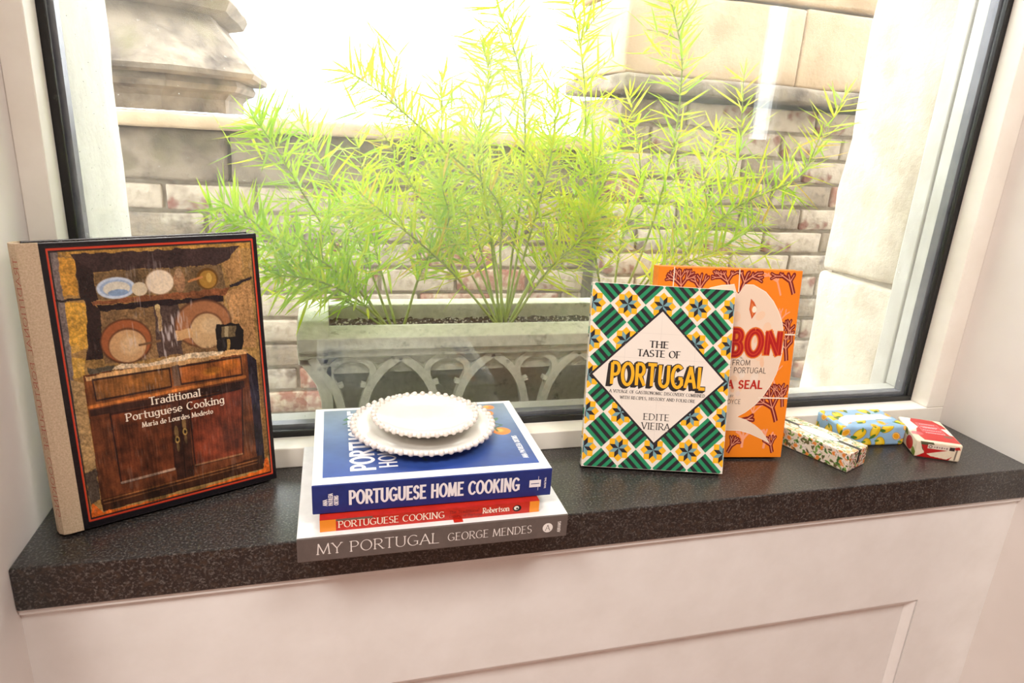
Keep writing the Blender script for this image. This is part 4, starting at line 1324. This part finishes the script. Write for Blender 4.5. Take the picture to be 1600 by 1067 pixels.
# --- tile-patterned cookbook
TW, THh, TT = .1741, .2256, .0140
bt = finish(empty('cookbook', matrix=lean_matrix(.2919, .6773, TT * sin(radians(15)) + .0003, -15.54, 15.0)), 'upright cookbook with green and yellow tile pattern around a white diamond', 'book')
btf, bts = hardcover(bt, TW, THh, TT, M['cream_cover'], M['cream_cover'], M['cream_cover'], .0015, .001)
def cover_tiles():
    a = Art(lambda x, y, e: (x, -e, y))
    GR, BK, YE, TE, WH_ = (28, 138, 92), (30, 24, 34), (240, 178, 24), (116, 158, 166), (232, 222, 212)
    px, py = TW * .245, THh * .1955
    cx, cy = TW * .5, THh * .5
    def clip(pts):
        for ax, lim, sg in ((0, .0006, 1), (0, TW - .0006, -1), (1, .0006, 1), (1, THh - .0006, -1)):
            out = []
            for i in range(len(pts)):
                p, q = pts[i - 1], pts[i]
                ip, iq = (p[ax] - lim) * sg >= 0, (q[ax] - lim) * sg >= 0
                if ip != iq:
                    t = (lim - p[ax]) / (q[ax] - p[ax])
                    out.append((p[0] + (q[0] - p[0]) * t, p[1] + (q[1] - p[1]) * t))
                if iq: out.append(q)
            pts = out
            if len(pts) < 3: return []
        return pts
    a.rect(.0003, .0003, TW - .0003, THh - .0003, WH_)
    a.up()
    # striped squares at the cell centres
    for i in range(-3, 3):
        for j in range(-3, 3):
            mx, my = cx + (i + .5) * px, cy + (j + .5) * py
            hx, hy = px * .49, py * .49
            right, up_ = (i + .5) > 0, (j + .5) > 0
            flip = ((i + j) % 2 == 0)
            A_, B_ = (hx, 0), (0, hy)      # half diagonals
            # square corners: E,N,W,S ; stripes parallel to E-N or N-W side
            E_, N_, W_, S_ = (mx + hx, my), (mx, my + hy), (mx - hx, my), (mx, my - hy)
            if flip: p0, p1, p2, p3 = E_, N_, W_, S_
            else: p0, p1, p2, p3 = N_, W_, S_, E_
            L2 = lambda p, q, t: (p[0] + (q[0] - p[0]) * t, p[1] + (q[1] - p[1]) * t)
            n = 7
            for k in range(n):
                q = clip([L2(p0, p3, k / n), L2(p1, p2, k / n), L2(p1, p2, (k + 1) / n), L2(p0, p3, (k + 1) / n)])
                a.poly(q, GR if k % 2 == 0 else BK)
    # eight-pointed stars at the lattice points
    s = px * .375 / 2.414
    ky = py / px
    e = lambda th: (cos(th) * s, sin(th) * s * ky)
    for i in range(-2, 3):
        for j in range(-2, 3):
            mx, my = cx + i * px, cy + j * py
            for k in range(8):
                t0, t1, tm = k * pi / 4, (k + 1) * pi / 4, (k - 1) * pi / 4
                v0, v1, vm = e(t0), e(t1), e(tm)
                sq = [(mx + v0[0], my + v0[1]), (mx + v0[0] + v1[0], my + v0[1] + v1[1]), (mx + v0[0] + v1[0] + vm[0], my + v0[1] + v1[1] + vm[1]), (mx + v0[0] + vm[0], my + v0[1] + vm[1])]
                a.poly(clip(sq), YE)
                rh = [(mx, my), (mx + v0[0], my + v0[1]), (mx + v0[0] + v1[0], my + v0[1] + v1[1]), (mx + v1[0], my + v1[1])]
                a.poly(clip(rh), BK if k % 2 else TE)
    a.up()
    # centre diamond
    vx, vt, vb = TW * .482, THh * .371, THh * .372
    D = [(cx, cy + vt), (cx - vx, cy - .0005), (cx, cy - vb), (cx + vx, cy - .0005)]
    D = [(p[0], p[1] + THh * .007) for p in D]
    cy += THh * .007
    a.poly(D, BK)
    a.up()
    k = .958
    a.poly([(cx + (p[0] - cx) * k, cy + (p[1] - cy) * k) for p in D], WH_)
    a.up()
    for x in (cx - px, cx, cx + px):      # grout lines
        h = vt * k * (1 - abs(x - cx) / vx)
        a.rect(x - .00012, cy - h * .99, x + .00012, cy + h * .99, (208, 198, 190))
    for y in (cy - 1.5 * py, cy - .5 * py * 1.0, cy + .5 * py, cy + 1.2 * py):
        w = vx * k * (1 - abs(y - cy) / vt)
        if w > 0: a.rect(cx - w * .98, y - .00012, cx + w * .98, y + .00012, (208, 198, 190))
    a.up()
    vy = lambda v: THh * (1 - v)
    INK = (34, 28, 30)
    text(a, 'THE', cx - .0015, vy(.334), .0078, .0235, INK, .24, .10, True, .06)
    text(a, 'TASTE OF', cx - .001, vy(.384), .0080, .0525, INK, .22, .09, True, .06)
    yb, hb, wb = vy(.543), .0262, .1165
    for q in range(4):
        text(a, 'PORTUGAL', cx - .0002 * q - .0004, yb, hb, wb, INK, .155, .155, False, .12, grow=.0011, dx=-.0007 * q, dy=-.0007 * q)
    a.up()
    text(a, 'PORTUGAL', cx, yb, hb, wb, (240, 176, 30), .15, .15, False, .12)
    text(a, 'A VOYAGE OF GASTRONOMIC DISCOVERY COMBINED', cx, vy(.588), .0036, .117, INK, .18, .09, True, .08)
    text(a, 'WITH RECIPES, HISTORY AND FOLKLORE', cx + .001, vy(.620), .0036, .092, INK, .18, .09, True, .08)
    text(a, 'EDITE', cx + .001, vy(.727), .0076, .0320, INK, .15, .07, True, .06)
    text(a, 'VIEIRA', cx + .001, vy(.778), .0080, .0350, INK, .15, .07, True, .06)
    a.build('cover_print', M['print'], btf, 'green, black and yellow tile pattern with the title in a white diamond')
    s_ = Art(lambda x, y, e: (-e, y, THh - x))
    for k in range(9):
        y0 = .004 + k * .025
        s_.rect(y0, .001, y0 + .009, TT - .001, (240, 178, 24) if k % 2 else (28, 138, 92))
        s_.rect(y0 + .010, .002, y0 + .013, TT - .002, BK)
    s_.up()
    s_.rect(.07, .0035, .15, TT - .0035, WH_)
    s_.build('spine_print', M['print'], bts, 'tile pattern along the spine')
cover_tiles()

# --- orange fish cookbook
OW, OH, OT = .1860, .2439, .0200
bo = finish(empty('cookbook', matrix=lean_matrix(.3814, .6880, OT * sin(radians(7.5)) + .0003, -8.39, 7.5)), 'orange cookbook with a pale fish and coral, standing behind the tile-patterned book', 'book')
bof, bos = hardcover(bo, OW, OH, OT, M['orange_cover'], M['orange_cover'], M['orange_cover'], .0026, .0035)
def cover_fish():
    a = Art(lambda x, y, e: (x * OW, -e, (1 - y) * OH))
    OR, RD, PK, CR = (242, 134, 24), (126, 28, 26), (246, 164, 130), (238, 214, 192)
    a.rect(.003, .003, .997, .997, OR)
    a.up()
    rr = random.Random(5)
    def coral(x, y, ang, ln, w, depth, col, acc):
        if depth == 0: return
        bendy = rr.uniform(-.25, .25)
        pts = [(x, y)]
        xx, yy = x, y
        for k in range(4):
            aa = ang + bendy * k / 4
            xx += cos(aa) * ln / 4
            yy -= sin(aa) * ln / 4 * OW / OH
            pts.append((xx, yy))
        ok = [p for p in pts if .006 + w / 2 < p[0] < .994 - w / 2 and .006 + w / 2 < p[1] < .994 - w / 2]
        if len(ok) > 1:
            acc.append((ok, w))
            a.stroke(ok, w, col)
            a.ell(ok[-1][0], ok[-1][1], w / 2, w / 2, col, 10)
        if len(ok) == len(pts) and depth > 1:
            for d in ((-.72, .02, .66) if depth >= 3 else (-.42, .40)):
                coral(xx, yy, ang + d + rr.uniform(-.15, .15), ln * .74, w * .84, depth - 1, col, acc)
    for x, y, an, ln, w, dp in ((.86, .13, 1.9, .10, .012, 4), (.74, .84, 1.5, .11, .010, 4), (.88, .30, 1.6, .06, .010, 3), (.90, .62, 1.9, .08, .010, 3), (.70, .945, 1.6, .06, .018, 3), (.86, .95, 1.5, .06, .018, 3), (.1, .97, 1.3, .09, .022, 3), (.08, .40, 1.3, .08, .012, 4)):
        coral(x, y, an, ln, w, dp, PK if w < .02 else (236, 186, 170), [])
    a.up()
    for x, y, an, ln, w, dp in ((.16, .15, 1.57, .06, .030, 4), (.57, .13, 1.3, .07, .032, 4), (.50, .12, 1.9, .06, .028, 4), (.95, .12, 1.9, .075, .030, 4), (.955, .47, 1.7, .07, .030, 4), (.95, .36, 1.6, .05, .026, 3), (.93, .80, 1.9, .085, .032, 4), (.965, .72, 1.7, .06, .026, 3), (.60, .972, 1.2, .045, .026, 3), (.93, .972, 1.9, .045, .026, 3), (.66, .80, .3, .05, .03, 2), (.06, .30, 1.3, .07, .03, 4), (.07, .70, 1.4, .08, .03, 4), (.30, .16, 1.7, .06, .03, 3)):
        acc = []
        coral(x, y, an, ln * 1.2, w, dp, RD, acc)
        a.up()
        for pts, w_ in acc: a.stroke(pts, w_ * .22, (226, 150, 120))
        a.z -= 1
    a.up(); a.up()
    R_ = [(.495, .082), (.525, .078), (.545, .118), (.559, .128), (.575, .112), (.60, .078), (.66, .078), (0.754, 0.113), (.815, .16), (0.861, 0.212), (.896, .27), (0.916, 0.336), (.922, .40), (0.916, 0.464), (.895, .54), (0.862, 0.604), (.815, .665), (0.765, 0.711), (.70, .752), (0.640, 0.777), (0.712, 0.794), (.78, .822), (0.829, 0.85), (.87, .885), (0.902, 0.92), (.86, .905), (0.802, 0.886), (.74, .866), (0.67, 0.852), (.56, .85), (.46, .86)]
    Lf = [(.40, .85), (.33, .84), (.25, .86), (.17, .90), (.21, .86), (.30, .81), (.40, .775), (.30, .73), (.22, .66), (.16, .56), (.13, .46), (.13, .34), (.17, .24), (.25, .15), (.36, .10), (.44, .085)]
    a.poly(R_ + Lf, (250, 236, 222))
    a.up()
    ins = [(x + (.53 - x) * .012, y + (.45 - y) * .010) for x, y in R_ + Lf]
    a.poly(ins, CR)
    a.up()
    for _ in range(46):      # mottled scales of the fish
        an, r = rr.uniform(0, 6.28), math.sqrt(rr.random())
        x, y = .53 + .30 * r * cos(an), .42 + .27 * r * sin(an)
        a.ell(x, y, rr.uniform(.012, .04), rr.uniform(.01, .03), rr.choice([(240, 206, 176), (236, 220, 204), (240, 198, 164), (232, 210, 196)]), 12, rr.uniform(0, 3))
    a.up()
    a.poly([(0.652, 0.150), (.678, .168), (0.70, 0.196), (.695, .225), (0.672, 0.255), (0.648, 0.205)], (206, 92, 40))
    a.up()
    a.poly([(0.660, 0.170), (0.69, 0.196), (0.676, 0.240), (0.656, 0.200)], (226, 130, 70))
    a.ell(.684, .205, .016, .017, (250, 236, 214))
    a.up()
    for (x0, y0), (x1, y1) in (((.104, .003), (.104, .12)), ((.553, .003), (.56, .118)), ((.915, .331), (.997, .331)), ((.78, .671), (.997, .672)), ((.003, .331), (.12, .331)), ((.003, .671), (.22, .671))):
        a.stroke([(x0, y0), (x1, y1)], .007, (248, 232, 214))
    a.up()
    a.xf = lambda x, y, e: (x, -e, y)
    X = lambda u: u * OW
    V = lambda v: OH * (1 - v)
    text(a, 'LISBON', X(.26), V(.440), .0300, X(.905) - X(.26), (226, 120, 40), .27, .27, False, .16, 'l', grow=.0012)
    a.up()
    text(a, 'LISBON', X(.26), V(.440), .0300, X(.905) - X(.26), (178, 22, 22), .25, .25, False, .16, 'l')
    a.up()
    text(a, 'LISBON', X(.26), V(.440), .0300, X(.905) - X(.26), (214, 70, 40), .03, .03, False, .16, 'l')
    INK = (50, 38, 40)
    text(a, 'RECIPES FROM', X(.697), V(.497), .0066, X(.34), INK, .10, .09, False, .10, 'r')
    text(a, 'THE HEART OF PORTUGAL', X(.815), V(.538), .0068, X(.57), INK, .10, .09, False, .10, 'r')
    text(a, 'REBECCA SEAL', X(.80), V(.620), .0098, X(.54), (190, 40, 26), .26, .18, False, .14, 'r')
    text(a, 'STEVEN JOYCE', X(.655), V(.704), .0056, X(.26), INK, .09, .08, False, .10, 'r')
    text(a, 'PHOTOS BY', X(.60), V(.668), .0028, X(.12), INK, .12, .10, False, .10, 'r')
    a.build('cover_print', M['print'], bof, 'orange cover print with pale fish, red coral and red title')
cover_fish()

# ------------------------------------------------------------------ plates
def plate(name, label, cx, cy, z0, prof, nb, rb, zb, br_):
    root = finish(empty(name, (cx, cy, z0)), label, 'plate', 'white beaded plates on the book stack')
    MB().lathe(prof, 96).build('dish', M['china'], root, smooth=True)
    bm = bmesh.new()
    for i in range(nb):
        t = 2 * pi * i / nb
        bmesh.ops.create_uvsphere(bm, u_segments=12, v_segments=8, radius=br_, matrix=Matrix.Translation((rb * cos(t), rb * sin(t), zb)))
    me = bpy.data.meshes.new('beaded_rim')
    bm.to_mesh(me)
    bm.free()
    me.polygons.foreach_set('use_smooth', [True] * len(me.polygons))
    o = link('beaded_rim', me, M['bead'], root)
    finish(o, 'row of small round beads', kind='stuff')
    return root
plate('dinner_plate', 'larger white beaded plate lying directly on the blue cookbook', .096, .666, .0685,
      [(0, .0035), (.040, .0035), (.047, .0042), (.055, .0075), (.066, .0105), (.0745, .0125), (.0762, .0118), (.076, .0098), (.066, .0068), (.054, .0030), (.046, .0006), (.044, 0), (.042, 0), (.041, .0010), (0, .0014)], 47, .0757, .0120, .0034)
plate('side_plate', 'smaller white beaded plate stacked on the larger one', .098, .669, .0724,
      [(0, .0075), (.018, .0078), (.036, .0100), (.047, .0135), (.0545, .0172), (.0562, .0172), (.0562, .0152), (.047, .0102), (.037, .0052), (.030, .0012), (.028, 0), (.026, 0), (.025, .0012), (0, .0030)], 38, .0556, .0168, .0032)

# ------------------------------------------------------------------ small wrapped packets
def wrap_box(name, label, x, y, psi, a, b, h, r, faces, res, sag=0.0):
    """faces: dict of canvases for top, front, back, left, right; rounded box grown from fine grids"""
    root = finish(empty(name, (x, y, 0)), label, 'packet', 'small wrapped packets at the end of the sill')
    root.rotation_euler = (0, 0, radians(psi))
    hx, hy, hz = a / 2, b / 2, h / 2
    def rnd(P):
        c = np.array([hx, hy, hz]) - r
        q = np.clip(P, -c, c)
        d = P - q
        n = np.linalg.norm(d, axis=1, keepdims=True)
        out = np.where(n > 1e-9, q + d / np.maximum(n, 1e-9) * np.minimum(r, n * 10), P)
        on = (np.abs(P) > c).sum(1) >= 1
        out = np.where(on[:, None], q + d / np.maximum(n, 1e-9) * r, P)
        return out + np.array([hx, hy, hz])
    parts = []
    for key, cv in faces.items():
        def pos(X, Y, key=key):
            o = np.ones_like(X)
            if key == 'top': P = np.stack([X - hx, hy - Y, o * hz], 1)
            elif key == 'bottom': P = np.stack([X - hx, Y - hy, -o * hz], 1)
            elif key == 'front': P = np.stack([X - hx, -o * hy, hz - Y], 1)
            elif key == 'back': P = np.stack([hx - X, o * hy, hz - Y], 1)
            elif key == 'right': P = np.stack([o * hx, X - hy, hz - Y], 1)
            else: P = np.stack([-o * hx, hy - X, hz - Y], 1)
            return rnd(P)
        parts.append(grid_mesh('w', cv, pos))
    grid_build('wrapper', parts, M['print_wrap'], root, True)
    return root
# lemon packet
la, lb, lh = .1022, .0587, .0318
BLU = (150, 188, 222)
def lemon_canvas(w, h, seed, extra=None):
    cv = Canvas(w, h, .0006, BLU)
    r = random.Random(seed)
    cv.a *= (1 + (cv.noise(.008, .008, seed) - .5) * .08)[..., None]
    pts = []
    tries = 0
    while tries < 400:
        tries += 1
        p = (r.uniform(-.002, w + .002), r.uniform(0, h))
        if all(math.hypot(p[0] - q[0], p[1] - q[1]) > .0190 for q in pts): pts.append(p)
    for i, (px, py) in enumerate(pts):
        an = r.uniform(0, 3.1)
        k = i % 3
        if k < 2:
            cv.ell(px, py, .0108, .0074, (120, 110, 40), an)
            cv.ell(px, py, .0103, .0069, (240, 196, 34), an)
            cv.ell(px - .0015, py - .0015, .0062, .004, (252, 222, 80), an, .8, .6)
            cv.ell(px + .009 * cos(an), py + .009 * sin(an), .0055, .0022, (70, 118, 44), an + .7)
            cv.ell(px + .0075 * cos(an + 2.6), py + .0075 * sin(an + 2.6), .0035, .0016, (96, 140, 60), an + 2)
        else:
            cv.ell(px, py, .0070, .0052, (200, 120, 40), an)
            cv.ell(px, py, .0064, .0046, (250, 226, 150), an)
            cv.ell(px, py, .0054, .0037, (244, 170, 40), an)
            cv.ell(px + .007, py + .003, .0012, .0012, (226, 130, 100), 0)
    return cv
ct = lemon_canvas(la, lb, 31)
ct.poly([(.006, .040), (.014, .030), (.030, .022), (.088, .020), (.094, .036), (.034, .041), (.016, .047), (.008, .056)], (240, 240, 244))
ct.line([(.034, .0335), (.086, .0325)], .0008, (150, 170, 200), .7)
ct.line([(.046, .0375), (.080, .0368)], .0006, (150, 170, 200), .6)
cf = lemon_canvas(la, lh, 37)
wrap_box('wrapped_soap', 'pale blue packet printed with yellow lemons', .6717, .6785, -4.76, la, lb, lh, .005,
         {'top': ct, 'front': cf, 'back': lemon_canvas(la, lh, 33), 'left': lemon_canvas(lb, lh, 34), 'right': lemon_canvas(lb, lh, 35), 'bottom': lemon_canvas(la, lb, 36)}, .0006)
# floral packet
fa, fb, fh = .1084, .0474, .0271
CRM = (238, 224, 206)
def floral_canvas(w, h, seed):
    cv = Canvas(w, h, .0005, CRM)
    r = random.Random(seed)
    for _ in range(int(w * h * 0.62e5)):
        px, py = r.uniform(0, w), r.uniform(0, h)
        k = r.random()
        an = r.uniform(0, 3.14)
        if k < .62:
            cv.ell(px, py, .0030, .0013, r.choice([(92, 140, 52), (70, 108, 48), (130, 166, 84), (104, 96, 60)]), an)
        elif k < .74:
            cv.ell(px, py, .0034, .0029, (240, 176, 120), an)
            cv.ell(px, py, .0024, .0020, (236, 140, 60), an)
        else:
            cv.ell(px, py, .0022, .0018, (244, 226, 222), an)
            cv.line([(px, py), (px + .004 * cos(an), py + .004 * sin(an))], .0006, (120, 130, 70))
    return cv
ct = floral_canvas(fa, fb, 41)
ct.blend(np.ones(ct.X.shape), (246, 240, 230), .35)
ct.rect = None
ct.poly([(0, .0195), (fa, .0195), (fa, .0260), (0, .0260)], (60, 58, 56))
lab = [(.022, .0225), (.026, .018), (.032, .015), (.044, .012), (.060, .012), (.072, .015), (.078, .018), (.082, .0225), (.078, .028), (.072, .031), (.060, .034), (.044, .034), (.032, .031), (.026, .028)]
ct.poly(lab, (50, 48, 48))
ct.poly([(.052 + (x - .052) * .95, .023 + (y - .023) * .92) for x, y in lab], (244, 242, 246))
ct.ell(.038, .023, .0045, .0040, (190, 188, 200))
ct.ell(.038, .023, .0038, .0033, (240, 240, 246))
for k in range(4):
    ct.line([(.048, .0165 + k * .0042), (.048 + (.020, .024, .024, .018)[k], .0165 + k * .0042)], .0010, (158, 158, 172))
cr = floral_canvas(fb, fh, 45)
cr.blend(((cr.noise(.0016, .0016, 3) > .62)).astype(float), (196, 84, 70), .7)
cr.poly([(.0215, 0), (.0275, 0), (.0275, fh * .72), (.0215, fh * .72)], (44, 42, 42))
wrap_box('wrapped_soap', 'long cream floral packet with a black stripe, beside the orange book', .5873 + .0, .7139, -67.74, fa, fb, fh, .0022,
         {'top': ct, 'front': floral_canvas(fa, fh, 42), 'back': floral_canvas(fa, fh, 43), 'left': floral_canvas(fb, fh, 44), 'right': cr, 'bottom': floral_canvas(fa, fb, 46)}, .0005)
# red packet
ra, rb_, rh_ = .0564, .0833, .0255
def cream(w, h, seed):
    cv = Canvas(w, h, .0005, (228, 212, 188))
    cv.a *= (1 + (cv.noise(.004, .004, seed) - .5) * .05)[..., None]
    return cv
ct = cream(ra, rb_, 51)
RED = (192, 44, 44)
ct.poly([(.014, 0), (.044, .004), (.052, .020), (.056, .046), (.054, .062), (.056, .079), (.010, .079), (.006, .060), (.012, .040), (.010, .018)], RED)
ct.poly([(0, 0), (.017, 0), (.012, .014), (.016, .034), (.008, .046), (0, .050)], (244, 236, 226))
ct.poly([(.046, .032), (.0564, .030), (.0564, .056), (.050, .052)], (240, 228, 214))
ct.poly([(.017, .018), (.045, .018), (.045, .050), (.017, .050)], (232, 118, 122))
ct.poly([(.018, .019), (.044, .019), (.044, .049), (.018, .049)], (206, 62, 66))
for y, x0, x1 in ((.022, .021, .041), (.031, .020, .042), (.034, .022, .040), (.043, .019, .043), (.052, .020, .045)):
    n = int((x1 - x0) / .0022)
    for k in range(n):
        ct.ell(x0 + (k + .5) * (x1 - x0) / n, y, .0008, .0014, (246, 200, 204))
ct.ell(.007, .058, .008, .006, (214, 110, 120), al=.8)
ct.ell(.046, .060, .006, .004, (110, 110, 90), al=.7)
cfr = cream(ra, rh_, 52)
cfr.poly([(.004, .001), (.020, .001), (.024, .009), (.012, .0165), (.008, .012)], (86, 84, 60))
cfr.poly([(.006, .006), (.022, .005), (.048, .004), (.052, .003), (.054, .007), (.040, .010), (.030, .013), (.012, .019), (.010, .013)], (186, 34, 34))
cfr.poly([(0, .0255), (.012, .017), (.020, .021), (.040, .023), (.046, .018), (.042, .0255)], (182, 26, 26))
cfr.poly([(.014, .0045), (.047, .0040), (.048, .0105), (.014, .0105)], (222, 206, 190))
cfr.ell(.0175, .0075, .0022, .0022, (96, 80, 78))
cfr.ell(.0175, .0075, .0013, .0013, (222, 206, 190))
for k in range(6):
    cfr.ell(.0225 + k * .0030, .0075, .0010, .0014 if k % 2 else .0007, (140, 122, 118))
cfr.poly([(.0405, .005), (.047, .005), (.047, .010), (.0405, .010)], (58, 46, 46))
cfr.line([(.050, .008), (.0495, .022)], .0018, (70, 56, 50), .7)
cl = cream(rb_, rh_, 53)
cl.ell(.022, .016, .017, .013, (176, 22, 36))
cl.ell(.060, .014, .012, .009, (190, 40, 44))
cl.ell(.040, .004, .010, .004, (110, 130, 60), .3)
cl.ell(.078, .020, .008, .005, (120, 140, 50), .6)
wrap_box('wrapped_soap', 'cream and red packet nearest the right wall', .7597, .6389, -27.75, ra, rb_, rh_, .003,
         {'top': ct, 'front': cfr, 'left': cl, 'right': cream(rb_, rh_, 54), 'back': cream(ra, rh_, 55), 'bottom': cream(ra, rb_, 56)}, .0005)

# ------------------------------------------------------------------ unseen ceiling lamps, added to brighten the niche
for i, (loc, w) in enumerate(zip(LAMPS, LAMP_W)):
    r = finish(empty('fill_ceiling_lamp', loc), ('unseen square ceiling lamp added to light the room and left wall', 'unseen square ceiling lamp added to light the right wall')[i], 'lamp')
    MB().box(-.36, .36, -.36, .36, -.004, .02).build('housing', M['lamp_metal'], r, bevel=.003)
    l = area_light('lamp_light', (0, 0, -.012), .66, w, (1.0, .94, .87))
    l.parent = r
